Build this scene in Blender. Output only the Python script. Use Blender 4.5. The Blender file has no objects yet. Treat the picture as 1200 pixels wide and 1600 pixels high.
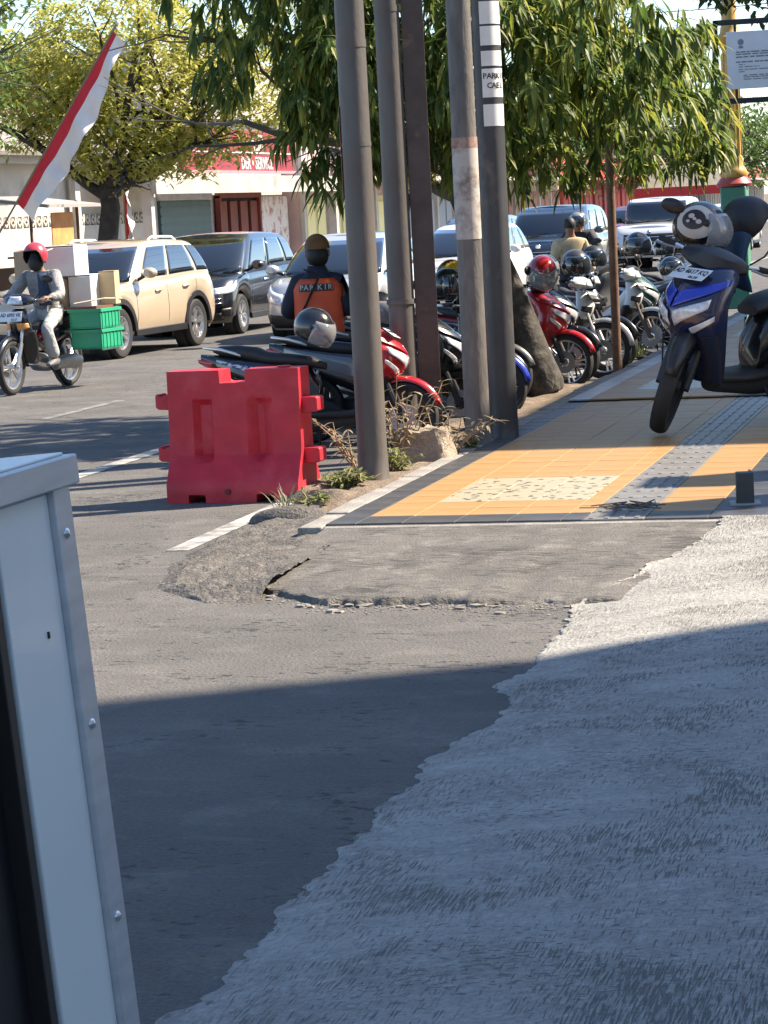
import bpy, bmesh, math, random
from mathutils import Vector, Matrix, noise

rad = math.radians
sc = bpy.context.scene
COL = sc.collection

# ------------------------------------------------------------------ camera, sky, sun, exposure
# world axes: +Y runs along the street away from the camera, +X to the shop side, Z up; metres
CAM_H = 1.85
yaw, pitch, roll = rad(14.8), math.atan(468 / 3800), rad(3.0)
fw = Vector((-math.sin(yaw) * math.cos(pitch), math.cos(yaw) * math.cos(pitch), -math.sin(pitch)))
rt = Vector((math.cos(yaw), math.sin(yaw), 0))
up = rt.cross(fw)
cr = rt * math.cos(roll) - up * math.sin(roll)
cu = up * math.cos(roll) + rt * math.sin(roll)
cam = bpy.data.cameras.new('camera')
camo = bpy.data.objects.new('camera', cam)
COL.objects.link(camo)
camo.matrix_world = Matrix(((cr.x, cu.x, -fw.x, 0), (cr.y, cu.y, -fw.y, 0), (cr.z, cu.z, -fw.z, CAM_H), (0, 0, 0, 1)))
cam.sensor_fit = 'VERTICAL'
cam.sensor_height = 24
cam.lens = 24 * 3800 / 1600
cam.clip_start = 0.1
cam.clip_end = 3000
sc.camera = camo

SUN_AZ = rad(28)          # from +X towards +Y
SUN_EL = rad(44)
world = bpy.data.worlds.new('World')
sc.world = world
world.use_nodes = True
wn = world.node_tree.nodes
sky = wn.new('ShaderNodeTexSky')
sky.sky_type = 'NISHITA'
sky.sun_disc = False
sky.sun_elevation = SUN_EL
sky.sun_rotation = math.pi / 2 - SUN_AZ
sky.air_density = 1.0
sky.dust_density = 0.4
sky.ozone_density = 3.8
world.node_tree.links.new(sky.outputs[0], wn['Background'].inputs[0])
wn['Background'].inputs[1].default_value = 0.1
sl = bpy.data.lights.new('sun', 'SUN')
sl.energy = 5.0
sl.angle = rad(0.9)
sl.color = (1.0, 0.86, 0.68)
so = bpy.data.objects.new('sun', sl)
COL.objects.link(so)
sd = Vector((math.cos(SUN_AZ) * math.cos(SUN_EL), math.sin(SUN_AZ) * math.cos(SUN_EL), math.sin(SUN_EL)))
so.rotation_euler = (-sd).to_track_quat('-Z', 'Y').to_euler()
so.location = (30, 20, 40)
sc.view_settings.view_transform = 'Standard'
sc.view_settings.look = 'None'
sc.view_settings.gamma = 1.0
sc.view_settings.exposure = 1.52
sc.view_settings.use_curve_mapping = False

# ------------------------------------------------------------------ helpers
def tag(o, label=None, cat=None, group=None, kind=None):
    if label: o['label'] = label
    if cat: o['category'] = cat
    if group: o['group'] = group
    if kind: o['kind'] = kind
    return o

def thing(name, label, cat, loc=(0, 0, 0), rz=0, group=None, rot=None):
    o = bpy.data.objects.new(name, None)
    COL.objects.link(o)
    o.empty_display_size = 0.1
    o.location = loc
    o.rotation_euler = rot if rot else (0, 0, rz)
    return tag(o, label, cat, group)

def link(name, me, parent=None):
    o = bpy.data.objects.new(name, me)
    COL.objects.link(o)
    if parent: o.parent = parent
    return o

def copy_tree(o, parent=None):
    c = o.copy()
    COL.objects.link(c)
    c.parent = parent
    for ch in list(o.children):
        copy_tree(ch, c)
    return c

class MB:
    """collects vertices and faces of ONE part"""
    def __init__(s):
        s.v = []; s.f = []; s.xf = None
    def add(s, vs, fs):
        b = len(s.v)
        if s.xf: vs = [s.xf @ Vector(p) for p in vs]
        s.v += [tuple(p) for p in vs]
        s.f += [tuple(i + b for i in q) for q in fs]
        return s
    def box(s, c, d, rz=0, m=None):
        x, y, z = d[0] / 2, d[1] / 2, d[2] / 2
        vs = [Vector((a * x, b * y, e * z)) for a in (-1, 1) for b in (-1, 1) for e in (-1, 1)]
        M = m if m else Matrix.Rotation(rz, 3, 'Z')
        vs = [M @ p + Vector(c) for p in vs]
        return s.add(vs, [(0, 1, 3, 2), (4, 6, 7, 5), (0, 4, 5, 1), (2, 3, 7, 6), (0, 2, 6, 4), (1, 5, 7, 3)])
    def grid(s, rows, closed=False, flip=False):
        n = len(rows[0]); vs = [p for r in rows for p in r]; fs = []
        for j in range(len(rows) - 1):
            for i in range(n if closed else n - 1):
                a, b = j * n + i, j * n + (i + 1) % n
                q = (a, b, b + n, a + n)
                fs.append(q[::-1] if flip else q)
        return s.add(vs, fs)
    def loft(s, rings, caps=True):
        s.grid(rings, closed=True)
        if caps:
            s.add(rings[0], [tuple(range(len(rings[0])))[::-1]])
            s.add(rings[-1], [tuple(range(len(rings[-1])))])
        return s
    def tube(s, pts, r, n=8, caps=True, flat=1.0):
        pts = [Vector(p) for p in pts]
        rs = r if isinstance(r, (list, tuple)) else [r] * len(pts)
        t0 = (pts[1] - pts[0]).normalized()
        a = Vector((0, 0, 1)) if abs(t0.z) < .9 else Vector((1, 0, 0))
        u = t0.cross(a).normalized()
        rings = []
        for i, p in enumerate(pts):
            t = (pts[min(i + 1, len(pts) - 1)] - pts[max(i - 1, 0)]).normalized()
            u = (u - t * u.dot(t)).normalized(); w = t.cross(u)
            rings.append([p + (u * math.cos(k * 2 * math.pi / n) + w * math.sin(k * 2 * math.pi / n) * flat) * rs[i] for k in range(n)])
        return s.loft(rings, caps)
    def lathe(s, prof, n=24, c=(0, 0, 0), axis='Z', closed=False):
        rings = []
        for k in range(n):
            a = 2 * math.pi * k / n; ca, sa = math.cos(a), math.sin(a); ring = []
            for r, h in prof:
                p = (r * ca, r * sa, h) if axis == 'Z' else ((r * ca, h, r * sa) if axis == 'Y' else (h, r * ca, r * sa))
                ring.append(Vector(p) + Vector(c))
            rings.append(ring)
        rings.append(rings[0])
        if closed: rings = [r + [r[0]] for r in rings]
        return s.grid(rings, flip=(axis == 'Y'))
    def prism(s, poly, y0, y1, plane='XZ'):
        n = len(poly)
        def P(p, h):
            return {'XZ': (p[0], h, p[1]), 'XY': (p[0], p[1], h), 'YZ': (h, p[0], p[1])}[plane]
        vs = [P(p, y0) for p in poly] + [P(p, y1) for p in poly]
        fs = [tuple(range(n)), tuple(range(2 * n - 1, n - 1, -1))]
        fs += [(i, n + i, n + (i + 1) % n, (i + 1) % n) for i in range(n)]
        return s.add(vs, fs)
    def ell(s, c, r, nu=16, nv=10, v0=0., v1=1., m=None):
        rows = []
        for j in range(nv + 1):
            t = math.pi * (v0 + (v1 - v0) * j / nv); row = []
            for i in range(nu):
                a = 2 * math.pi * i / nu
                p = Vector((r[0] * math.sin(t) * math.cos(a), r[1] * math.sin(t) * math.sin(a), r[2] * math.cos(t)))
                row.append((m @ p if m else p) + Vector(c))
            rows.append(row)
        return s.grid(rows, closed=True, flip=True)
    def build(s, name, mat, parent=None, smooth=35, bevel=0, fixn=True, solid=0, weld=False, sub=0):
        me = bpy.data.meshes.new(name)
        me.from_pydata(s.v, [], s.f)
        if fixn or weld:
            bm = bmesh.new(); bm.from_mesh(me)
            bmesh.ops.remove_doubles(bm, verts=bm.verts, dist=1e-5)
            if fixn: bmesh.ops.recalc_face_normals(bm, faces=bm.faces)
            bm.to_mesh(me); bm.free()
        me.materials.append(mat)
        if smooth:
            me.shade_smooth()
            me.set_sharp_from_angle(angle=rad(smooth))
        o = link(name, me, parent)
        if solid:
            md = o.modifiers.new('solid', 'SOLIDIFY'); md.thickness = solid; md.offset = 0
        if bevel:
            md = o.modifiers.new('bevel', 'BEVEL'); md.width = bevel; md.segments = 2; md.limit_method = 'ANGLE'; md.angle_limit = rad(40)
        if sub:
            md = o.modifiers.new('sub', 'SUBSURF'); md.levels = sub; md.render_levels = sub
        return o

_m = {}
def mat(name, col, rough=.5, metal=0., var=0., vs=6., bump=0., bs=60., coat=0., spec=.5, col2=None, c2s=3., c2t=(.45, .65), emit=0, stretch=None, trans=0, island=0, alpha=1, sheen=0, bdist=.02):
    if name in _m: return _m[name]
    m = bpy.data.materials.new(name); m.use_nodes = True
    nt = m.node_tree; N = nt.nodes; L = nt.links
    b = N['Principled BSDF']
    b.inputs['Roughness'].default_value = rough
    b.inputs['Metallic'].default_value = metal
    b.inputs['Specular IOR Level'].default_value = spec
    if coat:
        b.inputs['Coat Weight'].default_value = coat; b.inputs['Coat Roughness'].default_value = .04
    b.inputs['Base Color'].default_value = (*col, 1)
    tc = N.new('ShaderNodeTexCoord'); vec = tc.outputs['Object']
    if stretch:
        mp = N.new('ShaderNodeMapping'); mp.inputs['Scale'].default_value = stretch
        L.new(vec, mp.inputs[0]); vec = mp.outputs[0]
    out = None
    if col2:
        n = N.new('ShaderNodeTexNoise'); n.inputs['Scale'].default_value = c2s; n.inputs['Detail'].default_value = 8; n.inputs['Roughness'].default_value = .65
        L.new(vec, n.inputs['Vector'])
        mr = N.new('ShaderNodeMapRange'); mr.inputs[1].default_value = c2t[0]; mr.inputs[2].default_value = c2t[1]
        L.new(n.outputs[0], mr.inputs[0])
        mx = N.new('ShaderNodeMix'); mx.data_type = 'RGBA'
        mx.inputs[6].default_value = (*col, 1); mx.inputs[7].default_value = (*col2, 1)
        L.new(mr.outputs[0], mx.inputs[0]); out = mx.outputs[2]
    if var:
        n = N.new('ShaderNodeTexNoise'); n.inputs['Scale'].default_value = vs; n.inputs['Detail'].default_value = 6
        L.new(vec, n.inputs['Vector'])
        mr = N.new('ShaderNodeMapRange'); mr.inputs[1].default_value = .25; mr.inputs[2].default_value = .75; mr.inputs[3].default_value = 1 - var; mr.inputs[4].default_value = 1 + var
        L.new(n.outputs[0], mr.inputs[0])
        hv = N.new('ShaderNodeHueSaturation')
        L.new(mr.outputs[0], hv.inputs['Value'])
        if out: L.new(out, hv.inputs['Color'])
        else: hv.inputs['Color'].default_value = (*col, 1)
        out = hv.outputs[0]
    if out: L.new(out, b.inputs['Base Color'])
    if bump:
        n = N.new('ShaderNodeTexNoise'); n.inputs['Scale'].default_value = bs; n.inputs['Detail'].default_value = 5
        L.new(vec, n.inputs['Vector'])
        bp = N.new('ShaderNodeBump'); bp.inputs['Strength'].default_value = bump; bp.inputs['Distance'].default_value = bdist
        L.new(n.outputs[0], bp.inputs['Height']); L.new(bp.outputs[0], b.inputs['Normal'])
    if emit:
        b.inputs['Emission Color'].default_value = (*col, 1); b.inputs['Emission Strength'].default_value = emit
    if trans: b.inputs['Transmission Weight'].default_value = trans
    if alpha < 1: b.inputs['Alpha'].default_value = alpha
    _m[name] = m
    return m

def leafmat(name, cols, transl=.35, rough=.45):
    """leaf colour picked per leaf (per mesh island), part of the light passes through"""
    if name in _m: return _m[name]
    m = bpy.data.materials.new(name); m.use_nodes = True
    nt = m.node_tree; N = nt.nodes; L = nt.links
    b = N['Principled BSDF']; out = N['Material Output']
    g = N.new('ShaderNodeNewGeometry'); oi = N.new('ShaderNodeObjectInfo')
    ad = N.new('ShaderNodeMath'); ad.operation = 'ADD'
    L.new(g.outputs['Random Per Island'], ad.inputs[0]); L.new(oi.outputs['Random'], ad.inputs[1])
    fr = N.new('ShaderNodeMath'); fr.operation = 'FRACT'; L.new(ad.outputs[0], fr.inputs[0])
    cr_ = N.new('ShaderNodeValToRGB'); e = cr_.color_ramp.elements
    e[0].position = 0; e[0].color = (*cols[0], 1); e[1].position = 1; e[1].color = (*cols[-1], 1)
    for i, c in enumerate(cols[1:-1]):
        q = e.new((i + 1) / (len(cols) - 1)); q.color = (*c, 1)
    L.new(fr.outputs[0], cr_.inputs[0]); L.new(cr_.outputs[0], b.inputs['Base Color'])
    b.inputs['Roughness'].default_value = rough
    tr = N.new('ShaderNodeBsdfTranslucent'); L.new(cr_.outputs[0], tr.inputs[0])
    mx = N.new('ShaderNodeMixShader'); mx.inputs[0].default_value = transl
    L.new(b.outputs[0], mx.inputs[1]); L.new(tr.outputs[0], mx.inputs[2]); L.new(mx.outputs[0], out.inputs[0])
    _m[name] = m
    return m

def text_mesh(s, size, ext=.002, bold=0.0, xs=1.0):
    cu_ = bpy.data.curves.new('lettering', 'FONT'); cu_.body = s; cu_.size = size; cu_.extrude = ext; cu_.offset = bold
    cu_.align_x = 'CENTER'; cu_.align_y = 'CENTER'; cu_.resolution_u = 2
    o = bpy.data.objects.new('lettering', cu_); COL.objects.link(o)
    dg = bpy.context.evaluated_depsgraph_get()
    me = bpy.data.meshes.new_from_object(o.evaluated_get(dg))
    bpy.data.objects.remove(o); bpy.data.curves.remove(cu_)
    if xs != 1:
        for v in me.vertices: v.co.x *= xs
    return me

def lettering(s, size, parent, M, material, ext=.002, bold=0., xs=1., name='lettering'):
    me = text_mesh(s, size, ext, bold, xs)
    me.transform(M); me.materials.clear(); me.materials.append(material)
    return link(name, me, parent)

def frame(o, x, y):
    """4x4 with local x, y axes and origin (text lies in x/y, faces z)"""
    x = Vector(x).normalized(); z = x.cross(Vector(y)).normalized(); y = z.cross(x); o = Vector(o)
    return Matrix(((x.x, y.x, z.x, o.x), (x.y, y.y, z.y, o.y), (x.z, y.z, z.z, o.z), (0, 0, 0, 1)))

def lerp(a, b, t): return a + (b - a) * t
def interp(x, pts):
    if x <= pts[0][0]: return pts[0][1]
    for (a, u), (b, w) in zip(pts, pts[1:]):
        if x <= b:
            t = (x - a) / (b - a); return lerp(u, w, t)
    return pts[-1][1]
def sinterp(x, pts):
    if x <= pts[0][0]: return pts[0][1]
    for (a, u), (b, w) in zip(pts, pts[1:]):
        if x <= b:
            t = (x - a) / (b - a); t = t * t * (3 - 2 * t); return lerp(u, w, t)
    return pts[-1][1]

# ------------------------------------------------------------------ shared materials
RUB = mat('rubber', (.018, .018, .019), .75, var=.25, vs=9)
BLK = mat('black_plastic', (.015, .015, .017), .42, var=.25, vs=7)
BLKM = mat('black_matte', (.02, .02, .021), .7, var=.2)
CHR = mat('chrome', (.75, .75, .76), .18, 1)
ALU = mat('alloy', (.62, .62, .63), .3, .9)
STEEL = mat('dull_steel', (.32, .31, .30), .45, .7, var=.2)
GLASS = mat('tinted_glass', (.012, .015, .018), .03, 0, coat=1, spec=.8)
LENS = mat('lamp_lens', (.62, .63, .66), .08, .1, coat=1, var=.35, vs=28)
AMB = mat('amber_lens', (.75, .25, .03), .15, coat=1)
REDL = mat('red_lens', (.45, .015, .02), .15, coat=1)
PLATE = mat('plate_white', (.72, .73, .74), .5)
INK = mat('ink_black', (.02, .02, .022), .6)
SKIN = mat('skin', (.28, .145, .085), .55)
# ------------------------------------------------------------------ surfaces of the place
def ground_mat(name, base, dark, light, patch_scale, grain, groove=None, rough=.85, bump=.25, smear=0, pits=0, speck=0):
    """procedural paving: broad stains, fine aggregate, optional drawn grooves (broom finish) along one axis"""
    if name in _m: return _m[name]
    m = bpy.data.materials.new(name); m.use_nodes = True
    nt = m.node_tree; N = nt.nodes; L = nt.links; b = N['Principled BSDF']
    b.inputs['Roughness'].default_value = rough; b.inputs['Specular IOR Level'].default_value = .3
    tc = N.new('ShaderNodeTexCoord'); O = tc.outputs['Object']
    def nz(scale, detail=6, r=.6, st=None, lo=.3, hi=.7, d=0):
        v = O
        if st:
            mp = N.new('ShaderNodeMapping'); mp.inputs['Scale'].default_value = st; L.new(O, mp.inputs[0]); v = mp.outputs[0]
        n = N.new('ShaderNodeTexNoise'); n.inputs['Scale'].default_value = scale; n.inputs['Detail'].default_value = detail
        n.inputs['Roughness'].default_value = r; n.inputs['Distortion'].default_value = d
        L.new(v, n.inputs['Vector'])
        mr = N.new('ShaderNodeMapRange'); mr.inputs[1].default_value = lo; mr.inputs[2].default_value = hi
        L.new(n.outputs[0], mr.inputs[0]); return mr.outputs[0]
    def mix(fac, a, c, mode='MIX'):
        x = N.new('ShaderNodeMix'); x.data_type = 'RGBA'; x.blend_type = mode
        for s_, val in ((0, fac), (6, a), (7, c)):
            if isinstance(val, (tuple, list)): x.inputs[s_].default_value = (*val, 1)
            elif isinstance(val, (int, float)): x.inputs[s_].default_value = val
            else: L.new(val, x.inputs[s_])
        return x.outputs[2]
    col = mix(nz(patch_scale, 9, .68), dark, base)
    col = mix(nz(patch_scale * 2.7, 8, .7, lo=.52, hi=.8), col, light)
    g = nz(grain, 3, .6, lo=.2, hi=.8)
    gm = N.new('ShaderNodeMapRange'); gm.inputs[3].default_value = .72; gm.inputs[4].default_value = 1.25; L.new(g, gm.inputs[0])
    hv = N.new('ShaderNodeHueSaturation'); L.new(gm.outputs[0], hv.inputs['Value']); L.new(col, hv.inputs['Color']); col = hv.outputs[0]
    height = g
    if smear:
        s_ = nz(1.0, 7, .6, st=(.55, 3.2, 1), lo=.5, hi=.72, d=.4)
        mm = N.new('ShaderNodeMath'); mm.operation = 'MULTIPLY'; mm.inputs[1].default_value = smear; L.new(s_, mm.inputs[0])
        col = mix(mm.outputs[0], col, light)
    if groove:
        st, lo, hi, gc = groove
        def marks(st_, area_st, sc_, bias, soft, det):
            q = nz(1.0, det, .55, st=st_, lo=0, hi=1, d=.3); ar_ = nz(sc_, 7, .68, st=area_st, lo=0, hi=1, d=.6)
            s1 = N.new('ShaderNodeMath'); s1.operation = 'MULTIPLY_ADD'; s1.inputs[1].default_value = .9; L.new(ar_, s1.inputs[0]); L.new(q, s1.inputs[2])
            mr = N.new('ShaderNodeMapRange'); mr.inputs[1].default_value = bias; mr.inputs[2].default_value = bias + soft; L.new(s1.outputs[0], mr.inputs[0]); return mr
        mm = marks(st, (1, 1.1, 1), 1.7, lo, hi - lo, 3)
        if pits:
            pm = marks((28, 66, 1), (1, 1.6, 2), 1.1, 1.15, .04, 2)
            mx_ = N.new('ShaderNodeMath'); mx_.operation = 'MAXIMUM'; L.new(mm.outputs[0], mx_.inputs[0]); L.new(pm.outputs[0], mx_.inputs[1]); mm = mx_
        col = mix(mm.outputs[0], col, gc)
        inv = N.new('ShaderNodeMath'); inv.operation = 'MULTIPLY_ADD'; inv.inputs[1].default_value = -2.2
        L.new(mm.outputs[0], inv.inputs[0]); L.new(g, inv.inputs[2]); height = inv.outputs[0]
    if speck:
        vo = N.new('ShaderNodeTexVoronoi'); vo.inputs['Scale'].default_value = 55; L.new(O, vo.inputs['Vector'])
        mr = N.new('ShaderNodeMapRange'); mr.inputs[1].default_value = .12; mr.inputs[2].default_value = .30; mr.inputs[3].default_value = .55; mr.inputs[4].default_value = 0; L.new(vo.outputs[0], mr.inputs[0])
        sc_ = nz(.9, 7, .7, st=(1.2, 5, 1), lo=.60, hi=.72, d=.8)
        col = mix(mr.outputs[0], col, vo.outputs[1], 'SOFT_LIGHT'); ml = N.new('ShaderNodeMath'); ml.operation = 'MULTIPLY'; ml.inputs[1].default_value = .45; L.new(sc_, ml.inputs[0]); col = mix(ml.outputs[0], col, light)
    L.new(col, b.inputs['Base Color'])
    bp = N.new('ShaderNodeBump'); bp.inputs['Strength'].default_value = bump; bp.inputs['Distance'].default_value = .012
    L.new(height, bp.inputs['Height']); L.new(bp.outputs[0], b.inputs['Normal'])
    _m[name] = m
    return m

ASPH = ground_mat('asphalt', (.125, .119, .112), (.078, .076, .074), (.178, .170, .160), .8, 60, groove=((14, 26, 1), 1.08, 1.2, (.05, .052, .054)), bump=.6, smear=.25, speck=1)
EARTH = ground_mat('earth', (.17, .14, .11), (.11, .09, .07), (.24, .2, .16), .4, 40)
APRON = ground_mat('broomed_concrete', (.315, .308, .289), (.205, .202, .191), (.37, .362, .34), 5.5, 45,
                   groove=((185, 12, 1), 1.03, 1.17, (.135, .134, .13)), bump=.7, smear=.5, pits=1)
RAMP = ground_mat('old_concrete', (.148, .139, .128), (.098, .093, .086), (.25, .235, .215), 2.2, 80,
                  groove=((6, 80, 1), 1.02, 1.15, (.055, .052, .05)), bump=.6)
ROUGHC = ground_mat('rough_concrete', (.138, .127, .114), (.07, .065, .059), (.25, .232, .21), 5, 45, bump=1.0)
KERBM = ground_mat('kerb_concrete', (.3, .285, .26), (.18, .17, .16), (.4, .38, .35), 3, 80, bump=.4)
LINE = mat('road_paint', (.42, .41, .385), .8, col2=(.15, .147, .143), c2s=5, c2t=(.40, .60), bump=.2, bs=90)

def sheet(name, poly, z, m, kind='structure'):
    me = bpy.data.meshes.new(name); me.from_pydata([(x, y, z) for x, y in poly], [], [tuple(range(len(poly)))]); me.materials.append(m)
    return tag(link(name, me), kind=kind)

sheet('ground', [(-1500, -600), (1500, -600), (1500, 2400), (-1500, 2400)], -.05, EARTH)
sheet('road', [(-15.2, -60), (3.5, -60), (3.5, 600), (-15.2, 600)], 0, ASPH)

# broomed concrete apron: ragged cast edge on the asphalt, rising a little to the shops
rnd = random.Random(3)
EDGE = [(-4, -1.95), (5.15, -1.97), (5.6, -1.9), (6.4, -1.93), (7.2, -1.96), (7.55, -1.86), (7.85, -2.02), (8.15, -1.9), (8.38, -1.77), (8.8, -1.80), (9.1, -1.99), (9.45, -1.92), (9.75, -1.94), (10.2, -1.94),
        (10.9, -2.0), (11.35, -1.86), (11.85, -1.76), (12.35, -1.60), (12.95, -1.56), (13.1, -1.58)]
def edge_x(y):
    return lerp(-1.93, interp(y, EDGE), .55 if y < 10.5 else 1) + .05 * noise.noise((y * 2.7, 0, 4)) + .045 * noise.noise((y * 8, 0, 1)) + .03 * noise.noise((y * 21, 2, 0)) + .014 * noise.noise((y * 60, 2, 0))
mb = MB(); rows = []
ny = 900; us = [0, .0022, .0048, .008, .014, .03, .06, .12, .25, .5, 1]
for j in range(ny + 1):
    y = -4 + 17.12 * j / ny; x0 = edge_x(y); row = [(x0 - .008, y, -.002)]
    for u in us:
        x = lerp(x0, 6.5, u); z = .004 + .055 * min(1, u * 12) + .022 * max(0, x + 1.9) + .012 * noise.noise((x * .7, y * .7, 3))
        if y > 11: z = lerp(z, .122, min(1, (y - 11) / 1.9))
        low_ = .006 if y < 11 else .02 + .1 * min(1, (y - 11) / 1.9)
        if u == 0: z = low_ + .002
        if u == us[1]: z = min(z, low_ + .008)
        row.append((x, y, z))
    rows.append(row)
mb.grid(rows)
tag(mb.build('concrete_apron', APRON, smooth=60), kind='structure')

# old ramp in front of the sidewalk, broken front edge
mb = MB(); rows = []
def ramp_front(x): return 11.02 + .10 * noise.noise((x * 3.1, 1, 0)) + .06 * noise.noise((x * 9, 5, 0)) + .012 * noise.noise((x * 30, 2, 0)) + max(0, (-3.2 - x)) * .9
for i in range(221):
    x = -3.78 + i * (2.24 / 220); yf = ramp_front(x); row = [(x, yf - .03 + .012 * noise.noise((x * 12, 0, 7)), -.003)]
    h = .030 + .03 * noise.noise((x * 5, 3, 0)); h = max(.006, h); h *= 1 - .6 * max(0, min(1, (x + 2.5) / .8))
    row.append((x, yf - .012, h * .6))
    for t in (0, .03, .08, .15, .25, .4, .55, .7, .85, 1):
        y = lerp(yf, 13.07, t)
        z = lerp(h, .112, t ** .9) + .008 * noise.noise((x * 3, y * 3, 0)) * (1 - t) + .004 * noise.noise((x * 15, y * 15, 2)) * (1 - t)
        row.append((x, y, z))
    rows.append(row)
mb.grid(rows)
o = tag(mb.build('concrete_ramp', RAMP, smooth=50), kind='structure')
# rubble along the broken edge
mb = MB(); rnd = random.Random(8)
for k in range(800):
    x = rnd.uniform(-4.35, -2.0); y = (ramp_front(x) if x > -3.75 else 11.5 - (x + 3.75) * .55) - abs(rnd.gauss(.0, .12))
    if rnd.random() < .25: y += rnd.uniform(-.08, .3) * (x < -3.4)
    r = rnd.uniform(.002, .008) * (3.2 if rnd.random() < .05 else 1)
    vs = [Vector((rnd.uniform(.6, 1.2) * a, rnd.uniform(.6, 1.2) * b, rnd.uniform(.12, .4) * c)) for a in (-1, 1) for b in (-1, 1) for c in (-1, 1)]
    R3 = Matrix.Rotation(rnd.uniform(0, 6), 3, 'Z')
    mb.add([R3 @ v * r + Vector((x, y, r * .2)) for v in vs], [(0, 1, 3, 2), (4, 6, 7, 5), (0, 4, 5, 1), (2, 3, 7, 6), (0, 2, 6, 4), (1, 5, 7, 3)])
tag(mb.build('rubble', mat('rubble', (.21, .195, .175), .9, var=.35, vs=4), smooth=0), 'crumbs of broken concrete along the ramp edge', 'rubble', kind='stuff')

# lumpy spilled concrete at the ramp's left
mb = MB(); rows = []
for j in range(100):
    v = j / 99; y = lerp(11.05, 14.5, v); xl = interp(v, [(0, -3.8), (.15, -4.28), (.4, -4.52), (.7, -4.6), (1, -4.5)]) + .05 * noise.noise((y * 4, 0, 0)) + .025 * noise.noise((y * 15, 0, 3))
    xr = -3.60; row = []
    for i in range(46):
        u = i / 45; x = lerp(xl, xr, u); e = min(1, u * 7, v * 9, (1 - v) * 8)
        z = -.004 + e * (.03 + .05 * u) + e * (.018 * noise.noise((x * 6, y * 6, 1)) + .014 * noise.noise((x * 17, y * 17, 4)) + .010 * noise.noise((x * 40, y * 40, 9)))
        row.append((x, y, z))
    rows.append(row)
mb.grid(rows)
tag(mb.build('spilled_concrete', ROUGHC, smooth=40), kind='structure')

# road markings
sheet('gutter_line', [(-4.72, 12.95), (-4.58, 12.95), (-4.52, 40), (-4.64, 40)], .004, LINE)
sheet('parking_line', [(-6.93, 5), (-6.78, 5), (-6.78, 120), (-6.93, 120)], .004, LINE)
o = sheet('lane_line', [(-9.35, 17), (-9.23, 17), (-9.23, 19.2), (-9.35, 19.2)], .004, mat('worn_paint', (.24, .235, .22), .8, col2=(.10, .099, .096), c2s=4, c2t=(.36, .58)))
for k in range(1, 18):
    c = o.copy(); COL.objects.link(c); c.location.y = k * 5.2

# sidewalk: slab, kerb stones, tiles
TZ = .12
slab = MB()
slab.box((-.05, 17.0, TZ / 2 - .006), (7.42, 7.9, TZ - .008))
slab.box((-.05, 72.95, TZ / 2 + .008), (7.42, 104, TZ + .016))
SIDE = tag(slab.build('sidewalk', mat('grout', (.10, .085, .07), .9, var=.3), smooth=0), kind='structure')
YT = mat('orange_tile', (.37, .208, .078), .5, var=.22, vs=2.2, bump=.05, bs=25, col2=(.32, .19, .088), c2s=1.3, spec=.4)
GT = mat('grey_tile', (.17, .165, .16), .45, var=.25, vs=5, bump=.1, bs=50)
DT = mat('charcoal_tile', (.06, .062, .066), .4, var=.3, vs=4, bump=.1, bs=40)
CT = mat('pale_tile', (.36, .36, .36), .4, var=.2, vs=4)
def terrazzo():
    m = bpy.data.materials.new('leaf_print_tile'); m.use_nodes = True
    N = m.node_tree.nodes; L = m.node_tree.links; b = N['Principled BSDF']; b.inputs['Roughness'].default_value = .4
    tc = N.new('ShaderNodeTexCoord'); mp = N.new('ShaderNodeMapping'); mp.inputs['Scale'].default_value = (11, 8, 1); L.new(tc.outputs['Generated'], mp.inputs[0])
    g = N.new('ShaderNodeNewGeometry'); mp.inputs['Scale'].default_value = (14, 11, 1); L.new(g.outputs['Position'], mp.inputs[0])
    v = N.new('ShaderNodeTexVoronoi'); v.inputs['Scale'].default_value = 1; L.new(mp.outputs[0], v.inputs['Vector'])
    n = N.new('ShaderNodeTexNoise'); n.inputs['Scale'].default_value = 2.3; L.new(mp.outputs[0], n.inputs['Vector'])
    a = N.new('ShaderNodeMath'); a.operation = 'MULTIPLY_ADD'; a.inputs[1].default_value = .55; L.new(n.outputs[0], a.inputs[0]); L.new(v.outputs[0], a.inputs[2])
    mr = N.new('ShaderNodeMapRange'); mr.inputs[1].default_value = .54; mr.inputs[2].default_value = .58; L.new(a.outputs[0], mr.inputs[0])
    x = N.new('ShaderNodeMix'); x.data_type = 'RGBA'; x.inputs[6].default_value = (.10, .095, .075, 1); x.inputs[7].default_value = (.37, .325, .225, 1)
    L.new(mr.outputs[0], x.inputs[0]); L.new(x.outputs[2], b.inputs['Base Color'])
    return m
PT = terrazzo()
def tile_mesh(w, d, m, ribs=0):
    mb = MB(); g = .0022; e = .003; h = .012
    w2, d2 = w / 2 - g, d / 2 - g
    a = [(-w2, -d2), (w2, -d2), (w2, d2), (-w2, d2)]
    mb.add([(x, y, -h) for x, y in a] + [(x, y, -e) for x, y in a] + [(x * (1 - e / w2), y * (1 - e / d2), 0) for x, y in a],
           [(0, 1, 5, 4), (1, 2, 6, 5), (2, 3, 7, 6), (3, 0, 4, 7), (4, 5, 9, 8), (5, 6, 10, 9), (6, 7, 11, 10), (7, 4, 8, 11), (8, 9, 10, 11)])
    for r in range(ribs):
        x = -w2 + (r + .5) * 2 * w2 / ribs
        mb.box((x, 0, .002), (.024, d * .86, .005))
    me = bpy.data.meshes.new('tile'); me.from_pydata(mb.v, [], mb.f); me.materials.append(m); return me
ROW = .30
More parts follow.
